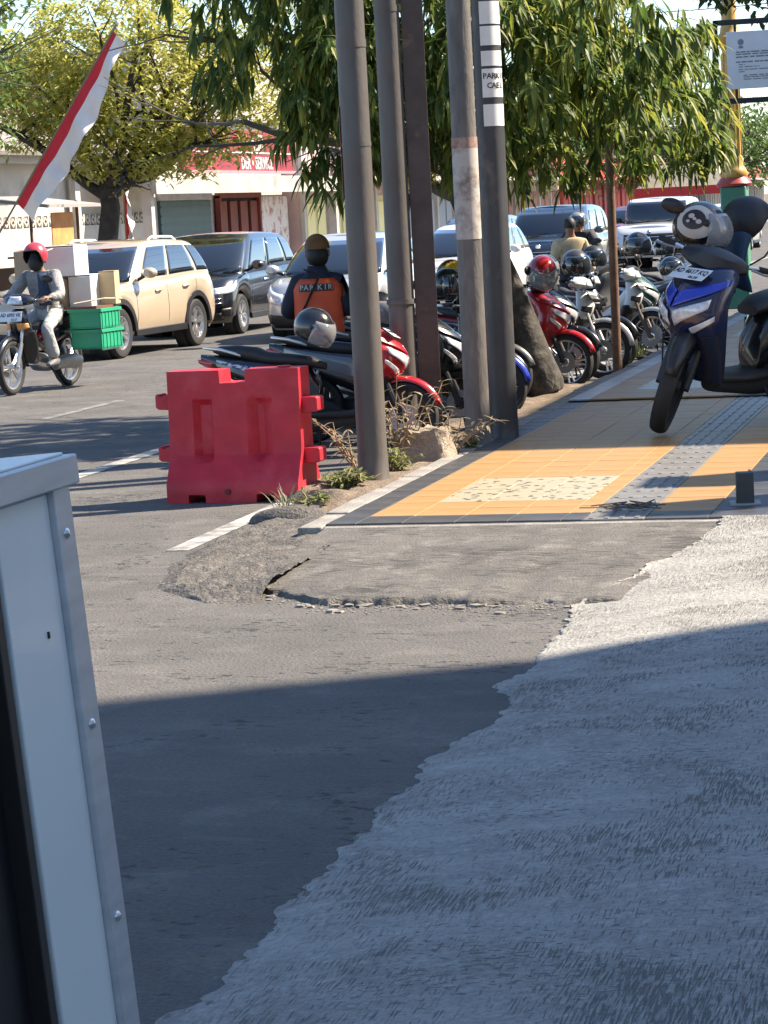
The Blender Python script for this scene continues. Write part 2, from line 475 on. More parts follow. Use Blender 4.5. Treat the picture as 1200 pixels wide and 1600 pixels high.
cols = [(-3.715, .18, 'D'), (-3.49, .27, 'Y'), (-3.205, .30, 'P'), (-2.905, .30, 'P'), (-2.605, .30, 'P'), (-2.395, .12, 'Y'), (-2.165, .34, 'G'), (-1.82, .35, 'Y'), (-1.49, .31, 'D'), (-1.18, .31, 'D'), (-.87, .31, 'C'), (-.56, .31, 'C')]
MT = {'Y': YT, 'G': GT, 'D': DT, 'P': YT, 'C': CT}
meshes = {}
def get_tile(w, k):
    kk = (w, k)
    if kk not in meshes: meshes[kk] = tile_mesh(w, ROW, {'L': PT, **MT}[k], 4 if k == 'G' else 0)
    return meshes[kk]
rnd = random.Random(5); ntile = 0; rest = {}
for r in range(190):
    y = 13.235 + ROW * r; zz = TZ + (.024 if y > 20.9 else 0)
    for ci, (x, w, k) in enumerate(cols):
        if ci > 8 and r > 3 and y < 22: continue
        kk = k
        if r == 0: kk = 'D' if k in 'YPD' else k
        elif k == 'P' and 3 <= r <= 6: kk = 'L'
        elif k == 'P' and r > 20 and (r - 3) % 26 < 4: kk = 'L'
        if y > 20.9 and ci == 0: kk = 'C'
        dz = rnd.uniform(-.0012, .0012)
        if ntile < 300:
            o = link('tile', get_tile(w, kk), SIDE); o.location = (x, y, zz + dz); o.rotation_euler = (rnd.gauss(0, .0015), rnd.gauss(0, .0015), 0); ntile += 1
        else:
            rest.setdefault(kk, []).append((x, y, zz + dz, w))
fv = []; ff = []; fm = []; fmats = []
for kk, lst in rest.items():
    fmats.append({'L': PT, **MT}[kk])
    for x, y, z, w in lst:
        w2, d2 = w / 2 - .0022, ROW / 2 - .0022; b = len(fv)
        fv += [(x - w2, y - d2, z), (x + w2, y - d2, z), (x + w2, y + d2, z), (x - w2, y + d2, z)]; ff.append((b, b + 1, b + 2, b + 3)); fm.append(len(fmats) - 1)
me = bpy.data.meshes.new('tile_field'); me.from_pydata(fv, [], ff)
for m_ in fmats: me.materials.append(m_)
me.polygons.foreach_set('material_index', fm)
tag(link('tile_field', me, SIDE), kind='stuff')
kb = MB(); kb.box((0, 0, 0), (.15, .594, .16)); kme = None
for r in range(70):
    y = 13.35 + .6 * r
    if kme is None:
        o = kb.build('kerb_stone', KERBM, SIDE, smooth=0, bevel=.015); kme = o
    else:
        o = kme.copy(); COL.objects.link(o); o.parent = SIDE
    o.location = (-3.885 + rnd.gauss(0, .006), y, .035 + rnd.gauss(0, .005) + (.02 if y > 20.9 else 0)); o.rotation_euler = (rnd.gauss(0, .006), rnd.gauss(0, .01), rnd.gauss(0, .01))
# cast concrete lip in front of the tiles
mb = MB(); mb.box((-1.55, 13.0275, .052), (4.5, .09, .118))
mb.build('front_lip', KERBM, SIDE, bevel=.012)

# planted strip with soil round the poles
mb = MB(); rows = []
for j in range(70):
    v = j / 69; y = lerp(13.9, 24.5, v); row = []
    for i in range(22):
        u = i / 21; x = lerp(-4.75 + .25 * noise.noise((y * .8, 0, 0)) + (.35 if y < 15 else 0), -3.93, u)
        e = min(1, u * 4, v * 10, (1 - v) * 10)
        z = -.01 + e * (.10 + .03 * noise.noise((x * 4, y * 4, 0)) + .02 * noise.noise((x * 13, y * 13, 0)))
        row.append((x, y, z))
    rows.append(row)
mb.grid(rows)
tag(mb.build('soil_strip', ground_mat('dry_soil', (.23, .18, .135), (.13, .10, .075), (.34, .28, .21), 3.5, 60, bump=.9), smooth=60), kind='structure')

# far kerb and far sidewalk
mb = MB(); mb.box((-15.28, 200, .05), (.16, 460, .14)); tag(mb.build('far_kerb', KERBM, smooth=0), kind='structure')
sheet('far_pavement', [(-21.9, -30), (-15.36, -30), (-15.36, 430), (-21.9, 430)], .1, KERBM)
# ------------------------------------------------------------------ poles
POLE_A = mat('pole_steel', (.10, .09, .082), .55, .15, var=.25, vs=5, bump=.12, bs=40, col2=(.14, .085, .06), c2s=4, c2t=(.55, .75), stretch=(1, 1, .4))
POLE_B = mat('pole_dark', (.055, .056, .06), .5, .2, var=.3, vs=6, col2=(.15, .12, .10), c2s=5, c2t=(.55, .72), stretch=(1, 1, .5))
POLE_P = mat('pole_peeling', (.14, .125, .112), .6, .05, var=.3, vs=9, bump=.25, bs=30, col2=(.10, .095, .09), c2s=3, c2t=(.42, .58), stretch=(2, 2, .6))
POLE_K = mat('pole_black_paint', (.03, .032, .036), .4, .1, var=.4, vs=5)
BEAM = mat('beam_brown', (.085, .062, .052), .55, .2, var=.3, vs=7, col2=(.2, .13, .09), c2s=5, c2t=(.6, .75))
RUST = mat('rusty_pipe', (.17, .10, .065), .75, .1, var=.35, vs=12, bump=.2, bs=60)
PAPER = mat('sticker_paper', (.74, .73, .70), .75, var=.08, vs=9)

def pole(name, label, x, y, r0, r1, h, m, lean=(0, 0), joint=None, base=True, group='poles at the kerb'):
    t = thing(name, label, 'pole', (x, y, 0), group=group)
    mb = MB(); pts = []; rs = []
    for k in range(25):
        z = h * k / 24; pts.append((lean[0] * z, lean[1] * z, z)); rs.append(lerp(r0, r1, k / 24))
    mb.tube(pts, rs, 20)
    mb.build('shaft', m, t, smooth=50)
    if joint:
        for zj, rj, hj in joint:
            rr = lerp(r0, r1, zj / h); q = MB(); q.tube([(lean[0] * zj, lean[1] * zj, zj - hj / 2), (lean[0] * zj, lean[1] * zj, zj + hj / 2)], rr + rj, 20)
            q.build('collar', m, t)
    if base:
        q = MB(); q.lathe([(0, .25), (r0 + .002, .25), (r0 + .006, .1), (r0 + .03, .05), (r0 + .05, 0)], 20); q.build('footing', m, t)
    q = MB(); q.ell((lean[0] * h, lean[1] * h, h), (r1, r1, r1 * .5), 16, 5, 0, .5); q.build('cap', m, t)
    return t

def sticker(par, x, y, r, z0, z1, az, half, m=None, lean=(0, 0)):
    mb = MB(); rows = []
    for j in range(5):
        z = lerp(z0, z1, j / 4); rows.append([(lean[0] * z + (r + .003) * math.cos(az + half * (i / 6 - 1)), lean[1] * z + (r + .003) * math.sin(az + half * (i / 6 - 1)), z) for i in range(13)])
    mb.grid(rows)
    return mb.build('sticker', m or PAPER, par, fixn=False)

p1 = pole('utility_pole', 'grey steel pole nearest the camera with an orange stripe, beside the red barrier', -4.18, 15.6, .10, .088, 8.6, POLE_A, joint=[(2.95, .004, .05), (2.3, .003, .03), (4.6, .005, .06)])
vaz = rad(-90 + 14.8)
sticker(p1, 0, 0, .101, 1.95, 2.55, rad(-185), rad(32), mat('orange_paint', (.40, .085, .03), .6, var=.3))
p2 = pole('utility_pole', 'slimmer grey stepped pole just left of the brown steel beam', -4.66, 18.5, .105, .085, 8.2, POLE_A, joint=[(1.15, .012, .04), (3.4, .004, .05), (4.9, .006, .06)])
p4 = pole('utility_pole', 'blotchy pole with peeling pale paint in front of the sticker covered pole', -3.885, 17.55, .094, .083, 8.0, POLE_P, joint=[(3.6, .004, .05)])
sticker(p4, 0, 0, .0925, 1.62, 2.3, vaz, rad(100), mat('old_whitewash', (.46, .43, .39), .8, col2=(.17, .14, .12), c2s=6, c2t=(.42, .6), var=.2))
sticker(p4, 0, 0, .0930, 2.28, 2.36, vaz, rad(100), mat('rust_ring', (.25, .12, .08), .8, col2=(.35, .3, .26), c2s=9))
p5 = pole('utility_pole', 'dark pole papered with five white notices', -3.77, 17.95, .108, .096, 8.4, POLE_B)
for z0, z1 in ((2.44, 2.60), (2.65, 2.86), (2.88, 2.99), (3.03, 3.17), (3.185, 3.35)):
    st = sticker(p5, 0, 0, .1035, z0, z1, vaz + rad(24), rad(52))
    if z0 == 2.65:
        for s_, dz, w in (('PARKIR', .155, .058), ('CAEL', .085, .058)):
            for k, chr_ in enumerate(s_):
                a = vaz + rad(24) + (k - (len(s_) - 1) / 2) * .32 + .1; c = Vector((math.cos(a), math.sin(a), 0))
                lettering(chr_, w, p5, frame(c * .1075 + Vector((0, 0, z0 + dz)), (-math.sin(a), math.cos(a), 0), (0, 0, 1)), INK, .0005, .001, name='letter')
p6 = pole('utility_pole', 'narrow black pole half hidden behind the peeling pole with a small pale notice', -4.16, 18.9, .075, .07, 8.0, POLE_K)
for z0, z1 in ((2.71, 2.83), (2.05, 2.14), (2.17, 2.27)):
    sticker(p6, 0, 0, .0735, z0, z1, vaz - rad(20), rad(70), mat('aged_paper', (.45, .46, .48), .8, var=.15))
# rolled steel beam
t = thing('steel_beam_post', 'brown rolled steel beam standing upright with a bright right edge', 'post', (-4.49, 18.62, 0), rad(14), group='poles at the kerb')
w, d, th = .17, .17, .012
prof = [(-w / 2, -d / 2), (w / 2, -d / 2), (w / 2, -d / 2 + th), (th / 2, -d / 2 + th), (th / 2, d / 2 - th), (w / 2, d / 2 - th), (w / 2, d / 2), (-w / 2, d / 2), (-w / 2, d / 2 - th), (-th / 2, d / 2 - th), (-th / 2, -d / 2 + th), (-w / 2, -d / 2 + th)]
mb = MB(); mb.prism(prof, 0, 8.0, 'XY'); mb.build('beam', BEAM, t, smooth=0, bevel=.003)
mb = MB(); mb.box((0, 0, .12), (.26, .26, .02)); mb.build('base_plate', BEAM, t, bevel=.004)
pole('thin_post', 'thin rusty iron post on the kerb before the parked motorbikes', -3.98, 24.74, .046, .044, 4.2, RUST, group=None)

# ------------------------------------------------------------------ broken concrete footing at the poles
mb = MB(); rows = []
for j in range(15):
    z = .26 * j / 14; row = []
    for i in range(44):
        a = 2 * math.pi * i / 44; q = 4
        ca, sa = math.cos(a), math.sin(a); r = (abs(ca) ** q + abs(sa) ** q) ** (-1 / q)
        n_ = 1 + .12 * noise.noise((ca * 2, sa * 2, z * 5)) + .07 * noise.noise((ca * 7, sa * 7, z * 16)); f_ = lerp(1.35, .92, (z / .26) ** .5)
        row.append((.19 * r * ca * n_ * f_, .17 * r * sa * n_ * f_, z + .03 * noise.noise((ca * 3, sa * 3, 9)) * (j / 14)))
    rows.append(row)
mb.grid(rows, closed=True)
mb.add(rows[-1] + [(0, 0, .27)], [(i, (i + 1) % 44, 44) for i in range(44)])
o = mb.build('concrete_footing', ground_mat('crumbling_concrete', (.40, .34, .26), (.24, .19, .14), (.52, .46, .37), 6, 70, bump=1.0), smooth=35)
o.location = (-4.09, 16.7, .05); o.rotation_euler = (0, 0, .2)
tag(o, 'crumbling pale concrete block among weeds at the foot of the poles', 'concrete block')
mb = MB(); rows = []
for j in range(9):
    t_ = math.pi * .5 * j / 8
    rows.append([(.26 * math.cos(t_) * math.cos(a) * (1 + .1 * math.sin(3 * a)), .11 * math.cos(t_) * math.sin(a), .10 * math.sin(t_)) for a in [2 * math.pi * i / 28 for i in range(28)]])
mb.grid(rows, closed=True)
o = mb.build('kerb_lump', ROUGHC, smooth=60); o.location = (-4.32, 14.12, .0); o.rotation_euler = (0, 0, .1)
tag(o, 'dark rounded lump of kerb concrete in front of the weeds', 'concrete lump')

# ------------------------------------------------------------------ weeds
WEEDG = leafmat('weed_green', [(.16, .20, .05), (.22, .24, .08), (.12, .16, .04), (.28, .27, .10)], .3, .6)
WEEDD = leafmat('weed_dry', [(.30, .24, .15), (.38, .31, .20), (.22, .16, .10), (.26, .24, .12)], .25, .7)
STEM = mat('weed_stem', (.30, .23, .15), .8, var=.3)
def leaf_card(mb, p, d, upv, L, w, droop=.3, seg=3):
    """narrow pointed leaf as a folded strip"""
    d = d.normalized(); s_ = d.cross(upv)
    s_ = s_.normalized() if s_.length > 1e-4 else Vector((1, 0, 0))
    rows = []
    prof = {2: [.55, 1, 0], 3: [.4, 1, .7, 0], 4: [.3, .9, 1, .6, 0]}[seg]
    q = p.copy(); dd = d.copy()
    for k in range(seg + 1):
        ww = w * prof[k] * .5; n_ = s_.cross(dd).normalized()
        if k == seg: rows.append([q])
        else: rows.append([q - s_ * ww + n_ * ww * .25, q, q + s_ * ww + n_ * ww * .25])
        dd = (dd + Vector((0, 0, -droop / seg))).normalized(); q = q + dd * (L / seg)
    vs = [v for r in rows for v in r]; fs = []
    for k in range(seg - 1):
        b = 3 * k; fs += [(b, b + 1, b + 4, b + 3), (b + 1, b + 2, b + 5, b + 4)]
    b = 3 * (seg - 1); fs += [(b, b + 1, b + 3), (b + 1, b + 2, b + 3)]
    mb.add(vs, fs)
def weed(name, label, x, y, z, h, n, spread, m, seed, leafL=.09, leafW=.022, group='weeds round the pole feet', lean=(0, 0)):
    r = random.Random(seed); t = thing(name, label, 'weed', (x, y, z), group=group)
    st = MB(); lf = MB()
    for k in range(n):
        a = r.uniform(0, 6.28); s_ = spread * r.uniform(.3, 1); hh = h * r.uniform(.5, 1); p = Vector((.12 * s_ * math.cos(a), .12 * s_ * math.sin(a), 0)); pts = [p.copy()]
        d = Vector((math.cos(a) * s_ / h * .6 + lean[0], math.sin(a) * s_ / h * .6 + lean[1], 1)).normalized(); m_ = 6
        for i in range(m_):
            p = p + d * (hh / m_); d = (d + Vector((r.gauss(0, .16), r.gauss(0, .16), -.07 + .25 * (0)))).normalized(); pts.append(p.copy())
            if i > 0:
                for q in range(r.choice((1, 2, 2, 3))):
                    b = r.uniform(0, 6.28); leaf_card(lf, p, Vector((math.cos(b), math.sin(b), r.uniform(-.2, .8))), Vector((0, 0, 1)), leafL * r.uniform(.6, 1.3), leafW * r.uniform(.7, 1.3), r.uniform(.2, .9))
        st.tube(pts, [.005 * (1 - .7 * i / m_) + .0015 for i in range(m_ + 1)], 5)
    st.build('stems', STEM, t); tag(lf.build('leaves', m, t, smooth=0, fixn=False), kind='stuff')
    return t
weed('weed', 'low green creeping weed in front of the nearest pole', -4.28, 15.25, .08, .16, 26, .42, WEEDG, 1, .075, .022)
weed('weed', 'green weed tufts against the concrete block foot', -4.18, 16.1, .08, .22, 26, .36, WEEDG, 2, .075, .02)
weed('weed', 'leggy dry brown weed standing up before the stepped pole', -4.22, 16.55, .12, .62, 15, .34, WEEDD, 3, .10, .022)
weed('weed', 'dry weed leaning left past the nearest pole', -4.42, 16.05, .1, .55, 7, .3, WEEDD, 4, .09, .02, lean=(-.55, 0))
weed('weed', 'dry straggling weed stems reaching towards the peeling pole', -3.98, 16.95, .1, .45, 10, .5, WEEDD, 5, .09, .02, lean=(.35, 0))
weed('weed', 'yellow green tuft at the foot of the peeling pole', -3.87, 17.25, .1, .14, 20, .18, WEEDG, 6, .07, .014)
weed('weed', 'low weeds trailing over the kerb lump', -4.3, 14.55, .06, .11, 16, .38, WEEDG, 8, .06, .018)
def tuft(label, x, y, z, h, n, seed, m):
    r = random.Random(seed); mb = MB()
    for k in range(n):
        a = r.uniform(0, 6.28); d = Vector((math.cos(a) * r.uniform(.2, .9), math.sin(a) * r.uniform(.2, .9), 1))
        leaf_card(mb, Vector((r.gauss(0, .03), r.gauss(0, .03), 0)), d, Vector((0, 0, 1)), h * r.uniform(.6, 1.2), .009, r.uniform(.3, 1.2), 4)
    o = mb.build('grass_tuft', m, smooth=0, fixn=False); o.location = (x, y, z); return tag(o, label, 'grass', 'grass tufts on the kerb')
tuft('dry grey grass tuft on the kerb beside the dark sticker pole', -3.95, 18.75, .1, .28, 70, 11, leafmat('dry_grass', [(.34, .31, .24), (.25, .24, .17), (.2, .22, .12)], .3, .7))
tuft('thin dry grass tuft at the road edge beside the barrier', -4.45, 14.45, .03, .2, 26, 12, _m['dry_grass'])
tuft('fresh green grass tuft by the front wheel of the farther silver motorbike', -4.1, 27.0, .1, .2, 60, 13, WEEDG)
tuft('green grass tuft beside the thin rusty post', -4.05, 25.6, .1, .16, 50, 14, WEEDG)

# ------------------------------------------------------------------ red plastic barrier
RED = mat('red_plastic', (.52, .018, .034), .5, var=.2, vs=7, col2=(.44, .05, .065), c2s=3.5, c2t=(.5, .75), spec=.4, bump=.08, bs=9)
t = thing('road_barrier', 'red plastic water filled road barrier with lugs and two upright grooves', 'barrier', (-5.02, 15.38, .0), rad(-3))
bw, bh = .93, .87
def hd(z): return interp(z, [(0, .225), (.12, .225), (.31, .125), (.36, .118), (.87, .105)])
e = .002
xs = []
for a in (-bw / 2, -.40, -.36, -.31 + 0, -.29, -.25, -.17, -.15, -.13, -.125, -.11, -.06, .0, .05, .055, .08, .13, .16, .175, .2, .27, .30, .32, .36, .40, bw / 2): xs.append(a)
for a in (-.09, .09, -.31, -.19, .17, .29): xs += [a - e, a + e]
xs = sorted(set(round(v, 4) for v in xs))
def ztop(x): return bh - (.085 if -.09 < x < .09 else 0)
def zbot(x): return .055 if (-.31 < x < -.19 or .17 < x < .29) else .0
def rec(x, z):
    r_ = 0
    for c in (-.215, .185):
        u = max(0, 1 - max(0, abs(x - c) - .045) / .02)
        r_ = max(r_, u * interp(z, [(.26, 0), (.31, .06), (.36, .045), (.65, .04), (.68, 0)]))
    return r_
zs = [0, .03, .06, .12, .16, .2, .24, .26, .28, .30, .31, .33, .36, .42, .5, .58, .64, .66, .68, .70, .76, .80, .84, 1]
front = []; back = []
for k, z in enumerate(zs):
    fr_ = []; bk_ = []
    for x in xs:
        zz = zbot(x) if k == 0 else (ztop(x) if z == 1 else min(max(z, zbot(x)), ztop(x)))
        y = hd(zz) - rec(x, zz); tap = 1 - .012 * (1 - zz / bh)
        fr_.append((x * lerp(1.0, 1.0, 0) * (1 + .03 * (zz / bh - .5) * .0), -y, zz)); bk_.append((x, y, zz))
    front.append(fr_); back.append(bk_)
mb = MB(); mb.grid(front); mb.grid(back, flip=True)
mb.grid([front[-1], back[-1]]); mb.grid([back[0], front[0]])
mb.grid([[r[0] for r in back], [r[0] for r in front]]); mb.grid([[r[-1] for r in front], [r[-1] for r in back]])
body = mb.build('body', RED, t, smooth=30)
md = body.modifiers.new('bevel', 'BEVEL'); md.width = .008; md.segments = 2; md.limit_method = 'ANGLE'; md.angle_limit = rad(50)
for x, z, sx in ((-1, .66, 1), (-1, .31, 1), (1, .62, 1), (1, .285, 1)):
    q = MB(); L_ = .12
    poly = [(0, -.05), (L_ - .02, -.045), (L_, -.03), (L_, .05), (L_ - .012, .058), (.09, .058), (.085, .04), (.05, .04), (.045, .055), (0, .055)] if x < 0 else [(0, -.05), (L_ - .02, -.045), (L_, -.035), (L_, .045), (L_ - .01, .055), (0, .055)]
    q.prism([(x * (bw / 2 - .012 + a), z + b) for a, b in poly], -.07, .07, 'XZ')
    q.build('lug', RED, t, bevel=.006)
q = MB(); q.tube([(-.03, -.21, .075), (-.03, -.237, .075)], .02, 12); q.build('drain_plug', mat('plug', (.12, .01, .015), .5), t)
q = MB(); q.tube([(.33, 0, bh - .005), (.33, 0, bh + .012)], .045, 16); q.build('filler_cap', RED, t)

# ------------------------------------------------------------------ aluminium cabinet in the near shade
CAB = mat('cabinet_panel', (.80, .86, .86), .38, .0, var=.05, vs=2, coat=.2)
CALU = mat('cabinet_trim', (.55, .57, .59), .42, .3, var=.12, vs=5, stretch=(1, 1, 6))
t = thing('vendor_cabinet', 'pale panelled cabinet with aluminium trim in the near left shade', 'cabinet', (-1.635, 4.21, .004), rot=(0, rad(-3.9), 0))
ht = 1.43
mb = MB(); mb.box((-.36, -.62, .75), (.64, 1.20, 1.28)); mb.build('carcass', mat('cabinet_dark', (.012, .012, .014), .5), t, smooth=0)
mb = MB(); mb.box((-.025, -.20, .72), (.05, .24, 1.30)); mb.build('side_panel', CAB, t, bevel=.003)
mb = MB(); mb.box((-.025, -.87, .72), (.05, .50, 1.30)); mb.build('side_panel', CAB, t, bevel=.003)
tr = []
for yy in (-.04, -1.2):
    mb = MB(); mb.box((.004, yy, .70), (.018, .078, 1.36)); mb.box((-.03, yy + .036 * (1 if yy > -.5 else -1), .70), (.06, .006, 1.36)); tr.append(mb.build('corner_trim', CALU, t, bevel=.002))
for yy in (-.345, -.59):
    mb = MB(); mb.box((-.03, yy, .70), (.05, .03, 1.32)); mb.build('mullion', mat('mullion', (.025, .022, .02), .5), t, bevel=.002)
mb = MB(); mb.box((-.33, -.61, ht - .028), (.70, 1.30, .056)); top = mb.build('top_rim', CALU, t, bevel=.004)
mb = MB(); mb.box((-.33, -.61, ht + .003), (.66, 1.26, .006)); mb.build('top_board', CAB, t, bevel=.002)
mb = MB(); mb.tube([(-.35, -.28, ht + .012), (-.22, -.20, ht + .014), (-.16, -.10, ht + .012)], [.004, .012, .005], 6); mb.build('cable_end', BLK, t)
for zz in (.2, .56, .93, 1.29):
    mb = MB(); mb.ell((.013, -.045, zz), (.008, .011, .011), 12, 6); mb.build('rivet', CHR, t)
mb = MB(); mb.box((-.0, -.16, 1.12), (.006, .006, .012)); mb.build('screw_hole', BLKM, t)
for xx in (-.06, -.62):
    for yy in (-.06, -1.16):
        mb = MB(); mb.box((xx, yy, .05), (.05, .05, .12)); mb.build('foot', BLKM, t, bevel=.004)

# ------------------------------------------------------------------ small kerb stub, sign, lamp post, flags, cables
t = thing('bollard_stub', 'short cut off dark post on the tiled sidewalk edge', 'bollard', (-1.50, 13.62, TZ), rad(8))
mb = MB(); mb.box((0, 0, .09), (.10, .10, .18)); mb.build('shaft', mat('stub_paint', (.035, .04, .045), .5, var=.3), t, bevel=.006)
mb = MB(); mb.box((0, 0, .006), (.17, .17, .012)); mb.build('base_plate', STEEL, t, bevel=.002)
mb = MB(); mb.tube([(.03, .03, .018), (.03, .03, .19)], .008, 8); mb.build('bolt', STEEL, t)
q = random.Random(31)
mb = MB()
for k in range(16):
    p = Vector((q.uniform(-.12, .12), q.uniform(-.05, .05), .02)); mb.tube([p, p + Vector((q.uniform(-.1, .1), q.uniform(-.05, .05), q.uniform(0, .03))), p + Vector((q.uniform(-.2, .2), q.uniform(-.08, .08), q.uniform(-.01, .02)))], .004, 4)
o = mb.build('dead_twigs', mat('twig', (.13, .10, .075), .8)); o.location = (-2.12, 13.42, TZ); tag(o, 'little heap of dead twigs at the front edge of the grey tactile tiles', 'twigs')

IRON = mat('black_iron', (.03, .032, .036), .5, .2, var=.2)
SIGNW = mat('sign_sheet', (.80, .81, .84), .45, var=.05)
t = thing('notice_board', 'white printed notice board in a black iron frame above the parked scooters', 'sign', (-3.12, 28, 0), rad(6))
W_, z0, z1 = 1.35, 3.02, 3.66
mb = MB(); mb.box((W_ / 2, 0, (z0 + z1) / 2), (W_, .02, z1 - z0)); mb.build('board', SIGNW, t, bevel=.004)
for zz in (z0 - .13, z1 + .11):
    mb = MB(); mb.box((W_ / 2 - .04, .04, zz), (W_ + .2, .05, .06)); mb.build('rail', IRON, t, bevel=.004)
for xx in (-.12, W_ + .1):
    mb = MB(); mb.box((xx, .04, 1.9 if xx > 0 else 3.34), (.055, .05, 3.8 if xx > 0 else .92)); mb.build('post', IRON, t, bevel=.004)
for xx in (.1, .6, 1.1):
    mb = MB(); mb.box((xx, .02, 3.34), (.03, .03, .84)); mb.build('bracket', IRON, t)
mb = MB(); mb.lathe([(.0, 0), (.035, 0), (.035, .004), (0, .004)], 16, (.16, -.011, 3.54), 'Y'); mb.box((.16, -.012, 3.485), (.05, .002, .03)); mb.build('emblem', mat('emblem_grey', (.25, .28, .33), .6), t)
q = random.Random(4); PRT = mat('print_grey', (.22, .23, .26), .6)
for zz, x0, x1, h_ in ((3.43, .1, 1.25, .018), (3.405 - .0, .1, 1.25, .016), (3.375, .1, 1.25, .018), (3.32, .1, 1.2, .018), (3.29, .13, .2, .012), (3.265, .13, .36, .012), (3.235, .13, .62, .012), (3.21, .13, .2, .012), (3.17, .18, .9, .014), (3.15, .18, .95, .012), (3.125, .18, .95, .012)):
    mb = MB(); x = x0
    while x < x1:
        w_ = q.uniform(.03, .10); w_ = min(w_, x1 - x); mb.box((x + w_ / 2, -.0115, zz), (w_, .002, h_ * .8)); x += w_ + q.uniform(.008, .02)
    mb.build('text_line', PRT, t, smooth=0)

t = thing('lamp_post', 'ornate yellow lamp post on a green base far along the kerb', 'lamp post', (-4.1, 37.2, .12)); t.scale = (1.3, 1.3, 1.0)
YL = mat('yellow_enamel', (.50, .30, .07), .4, var=.15, vs=5, coat=.2); GL_ = mat('green_enamel', (.05, .22, .14), .45, var=.15, vs=5)
mb = MB(); mb.box((0, 0, .92), (.30, .30, 1.84)); mb.build('pedestal', GL_, t, bevel=.02)
mb = MB(); mb.lathe([(.0, 1.84), (.2, 1.84), (.21, 1.88), (.18, 1.93), (.15, 1.98), (.13, 2.06)], 20); mb.build('red_ring', mat('red_enamel', (.35, .06, .05), .4), t)
mb = MB(); mb.lathe([(.15, 1.97), (.17, 2.02), (.14, 2.10), (.11, 2.16), (.12, 2.25), (.095, 2.3), (.09, 3.85), (.1, 3.9), (.13, 3.95), (.15, 4.02), (.16, 4.06), (.11, 4.12), (.10, 4.2), (.085, 4.3), (.08, 6.6)], 20)
for k in range(10):
    a = k * .628; mb.tube([(.09 * math.cos(a), .09 * math.sin(a), 2.32), (.088 * math.cos(a), .088 * math.sin(a), 3.82)], .018, 6)
mb.build('column', YL, t, smooth=45)
mb = MB(); mb.tube([(0, 0, 6.3), (-.5, 0, 6.7), (-1.1, 0, 6.72)], .035, 8); mb.tube([(0, 0, 6.3), (.5, 0, 6.7), (1.1, 0, 6.72)], .035, 8); mb.build('arm', YL, t)
for sx in (-1, 1):
    mb = MB(); mb.ell((sx * 1.15, 0, 6.6), (.2, .2, .22), 14, 8); mb.build('globe', mat('lamp_globe', (.7, .7, .66), .3), t)

FR = mat('flag_red', (.55, .02, .04), .75, var=.08); FW_ = mat('flag_white', (.72, .70, .70), .75, var=.05)
def flag(label, base, top, width, seed, hang, y_off=0, droop=1.0):
    """flag tied along a leaning stick: red half along the stick, white half hanging below it"""
    t = thing('flag', label, 'flag', base, group='red and white flags')
    b = Vector((0, 0, 0)); e_ = Vector(top) - Vector(base); d = e_.normalized(); r = random.Random(seed)
    mb = MB(); mb.tube([b, e_], .018, 8); mb.build('stick', mat('bamboo', (.22, .18, .11), .6), t)
    mb = MB(); mb.ell(e_, (.03, .03, .04), 10, 6); mb.build('finial', FW_, t)
    L0, L1 = hang; rows = []; n = 40
    for i in range(n + 1):
        u = i / n; p = d * lerp(L0, L1, u); row = []
        wd = width * (.55 + .45 * math.sin(math.pi * min(1, .12 + u * .95)) ** .7)
        for k in range(9):
            v = k / 8
            q = p + Vector((.30 * v * droop, .05 * v, -.95 * v)).normalized() * wd * v if v > 0 else p.copy()
            q = q + Vector((0, 1, 0)) * (.10 * math.sin(u * 17 + v * 3) + .05 * math.sin(u * 41 + 1)) * v + d * (.06 * math.sin(u * 9) * v)
            row.append(q)
        rows.append(row)
    mb = MB(); mb.grid([r_[:4] for r_ in rows]); mb.build('red_half', FR, t, smooth=60, fixn=False)
    mb = MB(); mb.grid([r_[3:] for r_ in rows]); mb.build('white_half', FW_, t, smooth=60, fixn=False)
flag('long red and white flag on a leaning stick over the far lane', (-17.35, 37.3, .1), (-13.72, 37.0, 5.05), .50, 1, (2.75, 6.0), droop=2.2)
flag('pale bunched flag hanging by the teal shutter behind the beige car', (-17.4, 46.6, .1), (-17.35, 46.5, 3.0), .42, 2, (1.3, 2.7), droop=1.3)

CABLE = mat('cable', (.03, .03, .033), .6)
for k, (a, b, sag, lb) in enumerate([((-12, 60, 6.6), (2.5, 40, 6.2), .35, 'upper'), ((-13, 70, 7.2), (3.5, 48, 6.2), .4, 'middle'), ((-12, 75, 6.2), (4, 42, 5.3), .3, 'lower'), ((-4.15, 37.2, 6.2), (5, 30, 7.5), .2, 'steep')]):
    a = Vector(a); b = Vector(b); mb = MB()
    mb.tube([a.lerp(b, i / 20) - Vector((0, 0, sag * 4 * (i / 20) * (1 - i / 20))) for i in range(21)], .012, 5)
    tag(mb.build('overhead_cable', CABLE), lb + ' black cable strung across the sky at upper right', 'cable', 'overhead cables')
